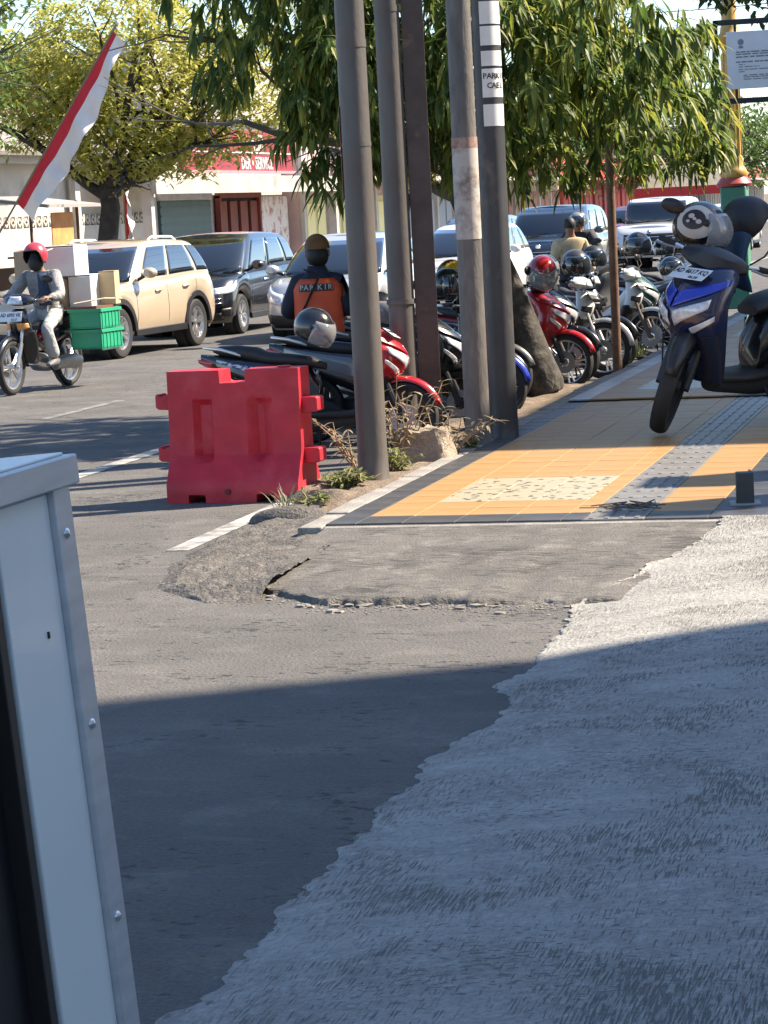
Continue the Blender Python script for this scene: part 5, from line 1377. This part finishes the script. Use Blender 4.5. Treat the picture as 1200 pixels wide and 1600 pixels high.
GRYJ = mat('grey_jacket', (.27, .265, .26), .8, var=.35, vs=9, bump=.8, bs=12, bdist=.05, col2=(.20, .20, .21), c2s=5); PALE = mat('pale_trousers', (.36, .38, .385), .8, var=.2, vs=6, bump=.7, bs=12, bdist=.05)
t, V = figure('delivery rider in a grey jacket, pale trousers and black face mask', (RX, RY, 0), RR, JR, GRYJ, PALE, shoe=mat('grey_shoe', (.12, .13, .15), .6))
g = MB(); g.ell((-.065, 0, 1.475), (.10, .088, .10), 18, 10, .22, .95); g.build('face_mask', BLKM, t, smooth=60)
g = MB(); rows = [[(-.02 - .0 + .145 * math.cos(a) * 1.0 - .16, .155 * math.sin(a), z_) for a in [lerp(rad(10), rad(70), i / 8) for i in range(9)]] for z_ in (.98, 1.1, 1.25, 1.36)]
g.grid(rows)
g.build('painted_front_shade', mat('jacket_shade_navy', (.03, .05, .10), .8), t, smooth=60, solid=.006)  # shade on the grey jacket, painted in as a dark blue sheet
M4 = Matrix.Translation((RX, RY, 0)) @ Matrix.Rotation(RR, 4, 'Z')
def at_bike(x, y, z): return tuple(M4 @ Vector((x, y, z)))
helmet('round red helmet worn by the delivery rider', at_bike(-.07, 0, 1.565), RR, mat('helmet_coral', (.52, .04, .06), .3, coat=.6), None, cat_group=None, s=1.08)
CARD = mat('cardboard', (.36, .26, .17), .85, var=.12, vs=4); CARDW = mat('white_card', (.66, .64, .60), .8, var=.08, vs=5); GRN = mat('green_plastic', (.02, .30, .16), .45, var=.12, vs=5); TAN_ = mat('tan_card', (.55, .42, .24), .85, var=.1)
def carton(label, loc, dim, m, rz=0, flap=None):
    t = thing('carton', label, 'box', loc, RR + rz, 'cartons strapped behind the rider')
    x, y, z = dim
    g = MB(); g.box((0, 0, z / 2), dim); g.build('box_body', m, t, bevel=.006)
    g = MB(); g.box((0, 0, z + .003), (x * .16, y * 1.004, .003)); g.build('tape', mat('tape', (.45, .36, .22), .3), t)
    for s_ in (1, -1):
        g = MB(); g.box((s_ * x * .27, 0, z + .008), (x * .44, y * .99, .006), m=Matrix.Rotation(s_ * rad(-3), 3, 'Y')); g.build('flap', m, t)
    return t
carton('white and brown carton on top of the rider load', at_bike(-.62, .02, 1.30), (.46, .52, .34), CARDW, rad(8))
carton('brown carton leaning behind the rider back', at_bike(-.56, -.32, 1.28), (.34, .3, .33), CARD, rad(-6))
carton('brown carton under the white one on the rack', at_bike(-.60, -.04, .93), (.44, .40, .34), CARD, rad(4))
carton('white carton low on the left of the load', at_bike(-.68, .30, .93), (.38, .28, .36), CARDW, rad(6))
carton('small tan carton at the end of the load', at_bike(-.86, .52, .94), (.16, .20, .38), TAN_, rad(6))
def crate(label, loc, rz=0):
    t = thing('plastic_crate', label, 'crate', loc, RR + rz, 'green crates on the rider load'); L_, W_, H_ = .52, .40, .23
    g = MB(); g.box((0, 0, .01), (L_, W_, .02)); g.build('base', GRN, t)
    for s_ in (1, -1):
        g = MB(); g.box((0, s_ * (W_ / 2 - .008), H_ / 2), (L_, .016, H_)); g.build('wall', GRN, t, bevel=.004)
        g = MB(); g.box((s_ * (L_ / 2 - .008), 0, H_ / 2), (.016, W_ - .034, H_)); g.build('wall', GRN, t, bevel=.004)
    g = MB()
    for s_ in (1, -1):
        g.box((0, s_ * (W_ / 2 + .006), H_ - .02), (L_ + .03, .024, .035)); g.box((s_ * (L_ / 2 + .006), 0, H_ - .02), (.024, W_ - .012, .035))
        for k in range(6): g.box((-.22 + .088 * k, s_ * (W_ / 2 + .002), H_ * .45), (.016, .012, H_ * .8))
    g.build('rim', GRN, t)
    return t
crate('lower green plastic crate slung beside the rider rear wheel', at_bike(-.62, .44, .44)); crate('upper green plastic crate under the cartons', at_bike(-.60, .44, .68), rad(2))
g = MB(); g.box((0, 0, 0), (.5, .44, .03)); o = g.build('wooden_board', mat('dark_wood', (.16, .07, .04), .7, var=.2), smooth=0); o.location = at_bike(-.6, .38, .925); o.rotation_euler = (0, 0, RR); tag(o, 'brown board lying on the green crates', 'board')
g = MB(); g.tube([at_bike(-.2, .05, 1.60), at_bike(-.62, .06, 1.66), at_bike(-.85, .1, 1.62), at_bike(-.95, .3, 1.0)], .008, 6); g.tube([at_bike(-.25, .36, .98), at_bike(-.55, .60, 1.02), at_bike(-.95, .62, 1.0)], .01, 6); o = g.build('strap', mat('rope', (.5, .46, .36), .8)); tag(o, 'pale strap holding the cartons on the motorbike', 'strap')
g = MB(); g.tube([at_bike(-.4, -.3, .66), at_bike(-.4, .62, .66)], .014, 6); g.tube([at_bike(-.8, -.3, .66), at_bike(-.8, .62, .66)], .014, 6); g.tube([at_bike(-.4, .62, .66), at_bike(-.4, .62, .43), at_bike(-.8, .62, .43), at_bike(-.8, .62, .66)], .012, 6); o = g.build('carrier_frame', STEEL); tag(o, 'steel carrier frame holding the green crates on the motorbike', 'carrier')

# two people on a scooter farther back, and a standing man in a tan vest
R2 = (-6.75, 38.5, rad(-84))
motorbike('motorbike', 'dark scooter carrying two riders beyond the rusty post', (R2[0], R2[1], 0), R2[2], dict(paint=BBLK, bodymat=BBLK, sidemat=BGRY, cowlmat=BGRY), group=None)
figure('front rider in a black jacket on the far scooter', (R2[0], R2[1], 0), R2[2], JR, mat('black_jacket', (.02, .02, .024), .8, var=.3), DRK, hands=False)
J3 = {k: (v[0] - .42, v[1] * .95, v[2] + .02) for k, v in JR.items()}; J3['haL'] = (-.35, .2, 1.0); J3['haR'] = (-.35, -.2, 1.0); J3['elL'] = (-.5, .3, 1.05); J3['elR'] = (-.5, -.3, 1.05); J3['knL'] = (-.2, .24, .72); J3['knR'] = (-.2, -.24, .72)
figure('passenger in dark clothes behind the far rider', (R2[0], R2[1], 0), R2[2], J3, mat('plum_jacket', (.05, .04, .05), .8, var=.3), DRK, hands=False)
M5 = Matrix.Translation((R2[0], R2[1], 0)) @ Matrix.Rotation(R2[2], 4, 'Z')
helmet('grey helmet worn by the front rider of the far scooter', tuple(M5 @ Vector((-.07, 0, 1.55))), R2[2], mat('helmet_grey', (.2, .2, .2), .3, coat=.6), 'dark', cat_group=None)
helmet('white black helmet worn by the passenger of the far scooter', tuple(M5 @ Vector((-.49, .0, 1.57))), R2[2] - .5, HGRY, 'dark', cat_group=None)
g = MB(); rows = [[(.03 * math.sin(5 * u + 3 * v) + .02, lerp(-.16, .16, u) * (1 - .3 * v), -.5 * v) for u in [i / 8 for i in range(9)]] for v in [j / 10 for j in range(11)]]; g.grid(rows); o = g.build('shopping_bag', mat('green_bag', (.01, .38, .14), .5), smooth=60, solid=.15); o.location = tuple(M5 @ Vector((.42, .25, .95))); o.rotation_euler = (0, 0, R2[2]); tag(o, 'bright green bag hanging on the far scooter', 'bag')
JS = dict(J); JS['haL'] = (.1, .28, .82); JS['haR'] = (.12, -.26, .84)
figure('man in a tan vest standing beyond the red helmet, half hidden by leaves', (-6.1, 34.2, 0), rad(-70), JS, mat('tan_vest', (.42, .33, .20), .8, var=.2), DRK, hands=False)
# ------------------------------------------------------------------ trees
def branch_tubes(mb, p, d, L, r, depth, rnd, ends, targets=None, bend=.25):
    pts = [p.copy()]; rs = [r]; n = 6
    for k in range(n):
        d = (d + Vector((rnd.gauss(0, bend), rnd.gauss(0, bend), rnd.gauss(.03, bend * .6))) * .5).normalized(); p = p + d * (L / n); pts.append(p.copy()); rs.append(r * (1 - .55 * (k + 1) / n))
        if depth > 0 and k >= 2 and rnd.random() < .75:
            d2 = (d + Vector((rnd.gauss(0, .7), rnd.gauss(0, .7), rnd.gauss(.1, .4)))).normalized(); branch_tubes(mb, p, d2, L * rnd.uniform(.45, .7), rs[-1] * .7, depth - 1, rnd, ends)
    mb.tube(pts, rs, 7 if r > .04 else 5); ends.append(p)

def crown_points(lobes, n, rnd, shell=.55):
    out = []; vol = [a[3] * a[4] * a[5] for a in lobes]; tot = sum(v ** .8 for v in vol)
    for lb, v in zip(lobes, vol):
        m = int(n * v ** .8 / tot)
        for k in range(m):
            u = Vector((rnd.gauss(0, 1), rnd.gauss(0, 1), rnd.gauss(0, 1))).normalized(); rr = lerp(shell, 1, rnd.random() ** .7) * (1 + .10 * noise.noise((u.x * 3, u.y * 3, u.z * 3)))
            out.append((Vector((lb[0] + u.x * lb[3] * rr, lb[1] + u.y * lb[4] * rr, lb[2] + u.z * lb[5] * rr)), u))
    return out

BARK = mat('mango_bark', (.045, .04, .035), .9, var=.45, vs=9, bump=1.0, bs=16, col2=(.11, .10, .085), c2s=7, c2t=(.48, .68))
# drooping broad leaved tree leaning over the parked bikes
rnd = random.Random(21)
t = thing('leaning_tree', 'tree with long drooping leaves leaning over the parked motorbikes', 'tree', (-4.40, 22.4, .02))
mb = MB(); pts = [(.12, 0, 0), (.03, 0, .28), (-.10, 0, .75), (-.28, -.03, 1.25), (-.52, -.1, 1.8), (-.72, -.2, 2.4), (-.8, -.35, 3.1)]
mb.tube(pts, [.27, .19, .165, .155, .145, .135, .12], 14)
g_ = mb.build('trunk', BARK, t, smooth=60)
md = g_.modifiers.new('sub', 'SUBSURF'); md.levels = md.render_levels = 1
mb = MB(); ends = []
for a, ln, el in ((20, 1.1, .5), (95, 1.7, .55), (160, 1.8, .35), (215, 1.9, .4), (265, 1.7, .45), (320, 1.3, .35), (0, 1.2, .25), (190, 2.0, .2), (350, 1.2, .3), (250, 2.0, .15)):
    st = Vector(pts[4]).lerp(Vector(pts[6]), rnd.random()); branch_tubes(mb, st, Vector((math.cos(rad(a)), math.sin(rad(a)), el)), ln, .06, 2, rnd, ends)
mb.build('limbs', mat('twig_bark', (.13, .105, .08), .85, var=.3, vs=8), t, smooth=60)
T0 = Vector((-4.40, 22.4, .02))
LOBES = [(-4.95, 21.7, 4.0, 1.75, 2.3, 2.05), (-6.15, 20.6, 3.75, .95, 1.2, 1.05), (-5.45, 20.3, 2.95, .62, .8, .95), (-4.3, 20.7, 2.9, .9, 1.1, .95), (-3.75, 22.6, 2.85, .95, 1.2, .9), (-3.15, 23.9, 2.62, .62, .8, .55), (-3.35, 24.8, 3.35, .55, .9, .45), (-3.3, 20.7, 3.3, .7, .9, .75), (-5.62, 20.3, 2.6, .5, .6, .6)]
leaves = []
for c, u in crown_points(LOBES, 1500, rnd, .45):
    if c.z < 1.95 and rnd.random() < .6: c.z += .35
    n = rnd.randint(11, 18); ax = (u + Vector((0, 0, -.15))).normalized()
    for k in range(n):
        a = rnd.uniform(0, 6.28); d = Vector((math.cos(a) * .75 + ax.x * .5, math.sin(a) * .75 + ax.y * .5, rnd.uniform(-1.6, .25)))
        leaves.append((c + Vector((rnd.gauss(0, .025), rnd.gauss(0, .025), rnd.gauss(0, .04))), d, rnd.uniform(.13, .31), rnd.uniform(.028, .052), rnd.uniform(.5, 1.3)))
MANGO = leafmat('drooping_leaf', [(.045, .085, .02), (.08, .14, .03), (.13, .20, .04), (.05, .10, .025), (.26, .31, .055), (.10, .165, .036), (.42, .40, .07), (.14, .21, .045)], .5, .5)
camv = Vector((0, 0, CAM_H))
def see(l):
    v = l[0] - camv; w = v.dot(fw); x = v.dot(cr) / w * 3800; y = v.dot(cu) / w * 3800
    return w if (abs(x) < 590 and abs(y) < 790) else w + 100
leaves.sort(key=see)
near, rest_ = leaves[:300], leaves[300:]
variants = []
for k in range(8):
    g = MB(); leaf_card(g, Vector((0, 0, 0)), Vector((1, 0, -.15)), Vector((0, 0, 1)), .24, .038 + .002 * (k % 3), .25 + .12 * k, 4); me = bpy.data.meshes.new('leaf'); me.from_pydata(g.v, [], g.f); me.materials.append(MANGO); variants.append(me)
for i, (p, d, L_, w_, dr) in enumerate(near):
    o = link('leaf', variants[i % 8], t); o.location = p - T0; o.rotation_euler = d.to_track_quat('X', 'Z').to_euler(); s_ = L_ / .24; o.scale = (s_, s_, s_)
g = MB()
for p, d, L_, w_, dr in rest_: leaf_card(g, p - T0, d, Vector((0, 0, 1)), L_, w_, dr, 3)
tag(g.build('crown', MANGO, t, smooth=0, fixn=False), kind='stuff')

def street_tree(name, label, base, trunk, lobes, n, per, size, cols, seed, limbs=6, tr=.16, transl=.35, shell=.4, droop=.5, bark=(.055, .045, .038), group='trees along the street', dens=None, limbL=(1.4, 2.2)):
    rnd = random.Random(seed); t = thing(name, label, 'tree', base, group=group); B = Vector(base)
    bk = mat('bark_' + str(seed), bark, .9, var=.4, vs=6, bump=.6, bs=20)
    mb = MB(); m_ = len(trunk); mb.tube(trunk, [tr * (1.25 if k == 0 else 1 - .25 * k / m_) for k in range(m_)], 12); mb.build('trunk', bk, t, smooth=60)
    mb = MB(); ends = []
    for k in range(limbs):
        lb = lobes[k % len(lobes)]; tgt = Vector((lb[0], lb[1], lb[2])) - B + Vector((rnd.gauss(0, .6 * lb[3]), rnd.gauss(0, .6 * lb[4]), rnd.gauss(0, .3 * lb[5])))
        st = Vector(trunk[-1]) - Vector((0, 0, rnd.uniform(0, .3))); d = tgt - st
        branch_tubes(mb, st, d.normalized(), min(max(d.length, limbL[0]), limbL[1] * 1.5), tr * .5, 2, rnd, ends, bend=.3)
    mb.build('limbs', bk, t, smooth=60)
    g = MB()
    for c, u in crown_points(lobes, n, rnd, shell):
        if noise.noise((c.x * .9, c.y * .9, c.z * .9)) < -.22 and rnd.random() < .8: continue
        for k in range(per):
            a = rnd.uniform(0, 6.28); d = Vector((math.cos(a) + u.x * .5, math.sin(a) + u.y * .5, rnd.uniform(-.7, .45)))
            leaf_card(g, c + Vector((rnd.gauss(0, size * .7), rnd.gauss(0, size * .7), rnd.gauss(0, size * .5))) - B, d, Vector((rnd.gauss(0, .3), rnd.gauss(0, .3), 1)), size * rnd.uniform(.7, 1.3), size * .42, droop, 2)
    tag(g.build('crown', leafmat(name + '_leaf_' + str(seed), cols, transl, .45), t, smooth=0, fixn=False), kind='stuff')
    return t
YG = [(.40, .41, .075), (.52, .50, .12), (.60, .55, .18), (.40, .43, .075), (.20, .25, .045), (.55, .52, .14), (.50, .43, .13)]
street_tree('yellow_tree', 'yellow green tree with forked dark trunk on the far pavement', (-16.1, 42.3, .1), [(0, 0, 0), (.02, 0, .8), (-.05, 0, 1.5), (.05, 0, 2.1), (.0, 0, 2.5)],
            [(-15.5, 42.2, 4.6, 2.3, 2.0, 1.7), (-17.0, 42.6, 4.4, 1.6, 1.6, 1.3), (-14.4, 42.6, 3.35, .95, 1.1, .7), (-15.6, 42.0, 3.1, 1.3, 1.3, .5), (-13.7, 43.0, 4.4, 1.5, 1.4, 1.4)], 2300, 10, .15, YG, 31, limbs=12, tr=.21, transl=.45, shell=.45)
GG = [(.05, .10, .02), (.09, .16, .03), (.14, .22, .05), (.07, .13, .025), (.20, .26, .06)]
street_tree('green_tree', 'bright green tree cut by the left edge of the view', (-17.6, 36.5, .1), [(0, 0, 0), (.1, 0, 1.2), (.3, 0, 2.4)], [(-16.9, 36.2, 4.3, 1.75, 1.6, 1.9), (-17.5, 36.5, 5.6, 2.2, 2, 1.5)], 900, 9, .16, GG, 32, limbs=8, tr=.16)
DG = [(.025, .05, .014), (.04, .075, .02), (.06, .10, .03), (.09, .13, .04)]
far = [(-25.5, 57, 6.2, 3.6, 1.0, GG, 'green tree behind the red signboard shop'), (-17.8, 74, 5.5, 3.0, 1.0, DG, 'dark tree behind the drooping leaves'), (-17.3, 98, 5.0, 3.3, 1.1, GG, 'green tree beyond the pickup'), (-16.5, 122, 5.2, 3.5, 1.2, DG, 'dark tree beyond the off road car'), (-15.8, 140, 5.0, 3.6, 1.3, GG, 'bright tree left of the lamp post in the distance'), (-15.5, 165, 5.4, 4.0, 1.3, GG, 'tree behind the lamp post in the distance'), (-15.0, 195, 6.0, 4.5, 1.3, DG, 'farthest tree at the right edge')]
for k, (x, y, z, r_, sz, cl, lb) in enumerate(far):
    street_tree('street_tree', lb, (x, y, .1), [(0, 0, 0), (.1, 0, 1.5), (.05, 0, 2.6)], [(x, y, z, r_, r_, r_ * .75), (x + r_ * .4, y - r_ * .3, z - r_ * .35, r_ * .6, r_ * .6, r_ * .5), (x - r_ * .5, y + .3, z - .2, r_ * .6, r_ * .6, r_ * .55)], 420, 8, .30 * sz, cl, 50 + k, limbs=6, tr=.2, shell=.3)
street_tree('corner_tree', 'dark fine leaved tree hanging in at the upper right corner', (-.9, 33.5, .12), [(0, 0, 0), (-.1, 0, 1.6), (-.3, 0, 3.0), (-.6, 0, 4.2)], [(-3.0, 33, 4.95, 1.1, 1.4, .85), (-1.2, 34, 5.6, 1.8, 1.8, 1.2)], 620, 9, .17, DG, 70, limbs=8, tr=.14, droop=.9)
# ------------------------------------------------------------------ buildings
def plaster(n, c, d=None): return mat(n, c, .9, var=.15, vs=1.2, bump=.2, bs=12, col2=d or tuple(v * .6 for v in c), c2s=1.1, c2t=(.52, .75))
WHITEW = plaster('whitewash', (.46, .43, .385), (.27, .25, .22)); DARKIN = mat('dark_interior', (.03, .02, .018), .9)
def part(par, name, c, d, m, bevel=0, rot=None):
    g = MB(); g.box(c, d, m=rot); return g.build(name, m, par, smooth=0, bevel=bevel)
FX = -20.0   # facade line of the far side
# low whitewashed house with breeze block band (local frame = world offset from its corner)
t = thing('low_house', 'low whitewashed house with a breeze block band behind the yellow tree', 'house', (FX, 40, .1))
part(t, 'wall', (-2, 7.4, 1.05), (4, 16.2, 1.5), WHITEW); part(t, 'wall', (-2.1, 7.4, 2.6), (3.9, 16.2, 1.15), WHITEW); part(t, 'plinth', (.03, 7.4, .2), (.1, 16.2, .42), plaster('plinth_grey', (.3, .28, .26)))
part(t, 'vent_recess', (-2.2, 7.4, 1.92), (3.8, 16.1, .26), DARKIN)
for k in range(46):
    y = -.5 + .35 * k; part(t, 'breeze_block', (-.06, y, 1.92), (.09, .06, .26), WHITEW)
for k in range(46):
    g = MB(); y = -.325 + .35 * k
    g.add([(-.03, y - .13, 1.92), (-.03, y, 2.02), (-.03, y + .13, 1.92), (-.03, y, 1.82), (-.03, y - .08, 1.92), (-.03, y, 1.98), (-.03, y + .08, 1.92), (-.03, y, 1.86)], [(0, 1, 5, 4), (1, 2, 6, 5), (2, 3, 7, 6), (3, 0, 4, 7)])
    g.build('vent_diamond', WHITEW, t, smooth=0, solid=.06)
for y in (2.0, 5.6, 10.5): part(t, 'pilaster', (.04, y, 1.6), (.1, .28, 3.1), WHITEW)
part(t, 'fascia', (.2, 7.4, 3.22), (.5, 16.6, .16), plaster('grey_fascia', (.4, .38, .36)))
g = MB(); g.add([(.75, -.9, 3.3), (.75, 15.7, 3.3), (-4, 15.7, 4.9), (-4, -.9, 4.9)], [(0, 1, 2, 3)]); g.build('roof', mat('old_roof', (.22, .2, .18), .9, var=.3, vs=2), t, smooth=0, solid=.08)
for y, w, m in ((4.0, .9, 'teal_door'), (12.6, 1.1, 'grey_door')):
    part(t, 'door', (.02, y, 1.05), (.08, w, 1.9), mat(m, (.08, .16, .18) if 'teal' in m else (.3, .3, .3), .6))
# food stall in front of the low house
t = thing('snack_cart', 'brown wooden snack cart with orange cloth before the whitewashed house', 'cart', (-18.6, 44.6, .1))
for x in (-.5, .5):
    for y in (-1.2, 1.2): part(t, 'post', (x, y, 1.15), (.05, .05, 2.3), mat('cart_wood', (.14, .08, .05), .7))
part(t, 'counter', (0, 0, .8), (1.1, 2.5, .5), mat('cart_wood', (.14, .08, .05), .7)); part(t, 'awning', (.15, 0, 2.3), (1.6, 2.8, .06), mat('awning_grey', (.3, .29, .28), .8), rot=Matrix.Rotation(rad(8), 3, 'Y'))
part(t, 'cloth', (.57, .2, 1.75), (.02, 1.1, .65), mat('orange_cloth', (.50, .22, .07), .8, var=.3, vs=4)); part(t, 'bowl_shelf', (.2, 0, 1.25), (.5, 2.3, .04), mat('cart_wood', (.14, .08, .05), .7))

# shop with the red sign
t = thing('repair_shop', 'shop with a red signboard, teal shutter and dark red doors', 'shop', (FX, 56.4, .1))
BR = mat('oxide_red', (.17, .035, .025), .7, var=.25, vs=3); PALEW = plaster('pale_wall', (.45, .42, .385))
part(t, 'wall', (-2.4, 5.6, 2.2), (4, 11.2, 4.6), PALEW)
part(t, 'shutter', (-.36, 2.5, 1.75), (.08, 3.9, 1.1), mat('teal_shutter', (.035, .09, .105), .5, var=.15, vs=3)); part(t, 'shutter_box', (-.34, 2.5, 2.5), (.14, 3.95, .38), mat('zinc', (.42, .42, .40), .55, .3, var=.2))
for k in range(5): part(t, 'shutter_rib', (-.31, 2.5, 1.3 + .21 * k), (.03, 3.9, .03), _m['teal_shutter'])
part(t, 'counter', (-.15, 2.7, .65), (.5, 3.9, 1.1), BR)
part(t, 'counter_notice', (.12, 3.6, .95), (.02, .8, .35), mat('aged_notice', (.5, .42, .28), .8, col2=(.2, .05, .03), c2s=8))
part(t, 'doorway', (-.37, 6.7, 1.2), (.06, 3.4, 2.3), DARKIN)
for y in (5.35, 6.25, 7.15, 8.05): part(t, 'door_leaf', (-.30, y, 1.15), (.06, .62, 2.2), BR)
for y in (4.95, 8.45): part(t, 'door_frame', (-.27, y, 1.2), (.14, .14, 2.4), BR)
part(t, 'lintel', (-.26, 6.7, 2.42), (.16, 3.64, .16), BR)
part(t, 'poster_board', (-.30, 9.9, 1.35), (.12, 2.5, 2.0), mat('torn_posters', (.72, .68, .66), .8, col2=(.45, .25, .22), c2s=3.2, c2t=(.5, .6)))
g = MB(); g.add([(.06, -4.9, 2.85), (.06, 11.6, 2.85), (1.45, 11.6, 2.62), (1.45, -4.9, 2.62)], [(0, 1, 2, 3)]); g.build('canopy', plaster('stained_slab', (.36, .335, .30), (.13, .12, .105)), t, smooth=0, solid=.14)
part(t, 'canopy_edge', (1.5, 3.35, 2.62), (.12, 16.5, .42), plaster('stained_slab', (.5, .47, .43)))
SGN = mat('sign_red', (.23, .016, .028), .5, var=.12, vs=2)
part(t, 'sign_board', (1.36, 1.9, 3.43), (.12, 8.9, 1.06), SGN); part(t, 'sign_rim', (1.43, 1.9, 2.92), (.1, 9.0, .07), mat('sign_rim_pink', (.5, .2, .22), .5)); part(t, 'sign_rule', (1.43, 1.9, 3.40), (.02, 8.8, .035), mat('sign_cream', (.68, .6, .58), .5))
WL = mat('sign_white', (.52, .47, .45), .5)
for s_, y, z, sz in (('DER • SERVICE', 3.15, 3.13, .42), ('ALIR', 3.2, 3.64, .56)):
    lettering(s_, sz, t, frame((1.425, y, z), (0, 1, 0), (0, 0, 1)), WL, .008, .012)
part(t, 'upper_wall', (-2.2, 5.6, 5.2), (4, 11.2, 1.6), plaster('upper_grey', (.42, .39, .36)))
for y in (-4.5, 10.9): part(t, 'pillar', (1.2, y, 1.3), (.22, .22, 2.6), PALEW)

def shop(name, label, y0, L_, h, col, doorc, signc, floors=1, x=FX, seed=0, trim=(.5, .48, .45)):
    r = random.Random(seed); t = thing(name, label, 'shop', (x, y0, .1), group='shops on the far side')
    w = plaster('wall_%d' % seed, col); part(t, 'wall', (-3, L_ / 2, h / 2), (6, L_, h), w)
    n = max(2, int(L_ / 2.6)); ww = L_ / n
    for k in range(n):
        yc = ww * (k + .5); f = part(t, 'shop_door', (.03, yc, 1.15), (.08, ww * .8, 2.3), mat('door_%d' % seed, doorc, .6, var=.2, vs=3)); part(f, 'panel', (.08, yc - ww * .2, 1.15), (.03, ww * .3, 1.9), mat('doorp_%d' % seed, tuple(c * 1.4 for c in doorc), .6)); part(f, 'panel', (.08, yc + ww * .2, 1.15), (.03, ww * .3, 1.9), _m['doorp_%d' % seed])
        for fl in range(1, floors):
            z = fl * 3.1 + 1.5; f = part(t, 'window', (.02, yc, z), (.08, ww * .55, 1.2), mat('frame_w', (.5, .48, .44), .6)); part(f, 'pane', (.065, yc - ww * .13, z), (.02, ww * .24, 1.05), GLASS); part(f, 'pane', (.065, yc + ww * .13, z), (.02, ww * .24, 1.05), GLASS)
        part(t, 'pilaster', (.06, ww * k + .12, h / 2), (.14, .24, h - .06), plaster('trim_%d' % seed, trim))
    part(t, 'canopy', (.9, L_ / 2, 2.75), (1.8, L_ - .06, .12), mat('canopy_%d' % seed, tuple(c * .7 for c in trim), .8))
    part(t, 'sign_board', (1.2, L_ / 2, 3.25), (.1, L_ * .8, .8), mat('signc_%d' % seed, signc, .5, var=.15, vs=2)); part(t, 'parapet', (.05, L_ / 2, h + .1), (.3, L_ + .1, .3), plaster('trim_%d' % seed, trim))
    return t
shop('pink_shop', 'shop with pink and pale yellow hoardings beyond the red signboard', 68, 11, 4.2, (.55, .40, .38), (.55, .48, .22), (.5, .12, .22), seed=101)
shop('grey_shop', 'two storey grey shop hidden behind the drooping leaves', 79.3, 14, 6.6, (.4, .38, .36), (.2, .22, .25), (.1, .2, .4), 2, seed=102)
shop('cream_shop', 'cream two storey shop beyond the dark blue car', 93.6, 16, 6.8, (.52, .46, .36), (.25, .1, .07), (.45, .08, .06), 2, seed=103)
shop('red_trim_shop', 'low shop with red trim beyond the off road car', 110, 20, 4.4, (.30, .12, .10), (.35, .04, .035), (.5, .05, .04), 1, seed=104, trim=(.4, .07, .06))
shop('brown_shop', 'long dark brown shop far down the street', 130.4, 32, 4.8, (.12, .07, .06), (.07, .045, .04), (.2, .06, .05), 1, seed=105, trim=(.2, .12, .1))
shop('pale_shop', 'pale shop at the far end of the street', 163, 40, 6.4, (.45, .42, .38), (.2, .15, .12), (.4, .1, .08), 2, seed=106)
# food tent with orange cloth far along
t = thing('street_tent', 'red and grey street stall tent beyond the white off road car', 'tent', (-12.8, 100, .02))
for x in (-1.6, 1.6):
    for y in (-2, 2): part(t, 'post', (x, y, 1.1), (.08, .08, 2.2), mat('post_red', (.4, .03, .03), .6))
g = MB(); g.add([(-1.9, -2.3, 2.2), (1.9, -2.3, 2.2), (1.9, 2.3, 2.2), (-1.9, 2.3, 2.2), (-1.0, -1.5, 3.1), (1.0, -1.5, 3.1), (1.0, 1.5, 3.1), (-1.0, 1.5, 3.1)], [(0, 1, 5, 4), (1, 2, 6, 5), (2, 3, 7, 6), (3, 0, 4, 7), (4, 5, 6, 7)]); g.build('canopy', mat('tent_cloth', (.42, .36, .27), .8, var=.2), t, smooth=0)
part(t, 'valance', (0, -2.32, 2.05), (3.9, .03, .35), mat('valance_red', (.5, .03, .03), .7)); part(t, 'side_cloth', (-1.7, -2.25, 1.2), (.9, .03, 1.5), mat('orange_sheet', (.7, .16, .05), .7)); part(t, 'table', (.2, -1.6, .8), (2.6, .7, .06), mat('cart_wood', (.14, .08, .05), .7))

# shop side buildings at the right, outside the picture: they throw the near shade
def block(name, label, x0, x1, y0, y1, h, col, seed, floors):
    t = thing(name, label, 'building', (x0, y0, 0)); w = plaster('blk_%d' % seed, col); L_ = y1 - y0; part(t, 'wall', ((x1 - x0) / 2, L_ / 2, h / 2), (x1 - x0, L_, h), w); n = int(L_ / 3)
    for k in range(n):
        for fl in range(floors):
            z = .1 + fl * h / floors + (1.25 if fl == 0 else 1.6); f = part(t, 'door' if fl == 0 else 'window', (-.02, (k + .5) * L_ / n, z), (.08, 1.7, 2.3 if fl == 0 else 1.3), mat('frame_w', (.5, .48, .44), .6)); part(f, 'pane', (-.065, (k + .5) * L_ / n, z), (.02, 1.5, 2.1 if fl == 0 else 1.1), GLASS)
    part(t, 'parapet', ((x1 - x0) / 2, L_ / 2, h + .15), (x1 - x0 + .2, L_ + .2, .3), w)
    return t
block('office_building', 'tall plain building beside the camera that shades the foreground', 7.0, 15, -22, 14.4, 14, (.72, .70, .67), 201, 4)
block('corner_shop', 'two storey shop beside the tiled sidewalk behind the parked scooters', 1.9, 10, 20.1, 44, 6.2, (.5, .46, .4), 202, 2)
for k, y in enumerate((14.75, 16.05)):
    t = thing('gate_pillar', ('nearer' if k == 0 else 'farther') + ' square gate pillar at the back of the sidewalk', 'pillar', (.5, y, TZ), group='gate pillars')
    part(t, 'shaft', (0, 0, 1.3), (.42, .42, 2.6), WHITEW, .01); part(t, 'cap', (0, 0, 2.66), (.54, .54, .12), WHITEW, .01)
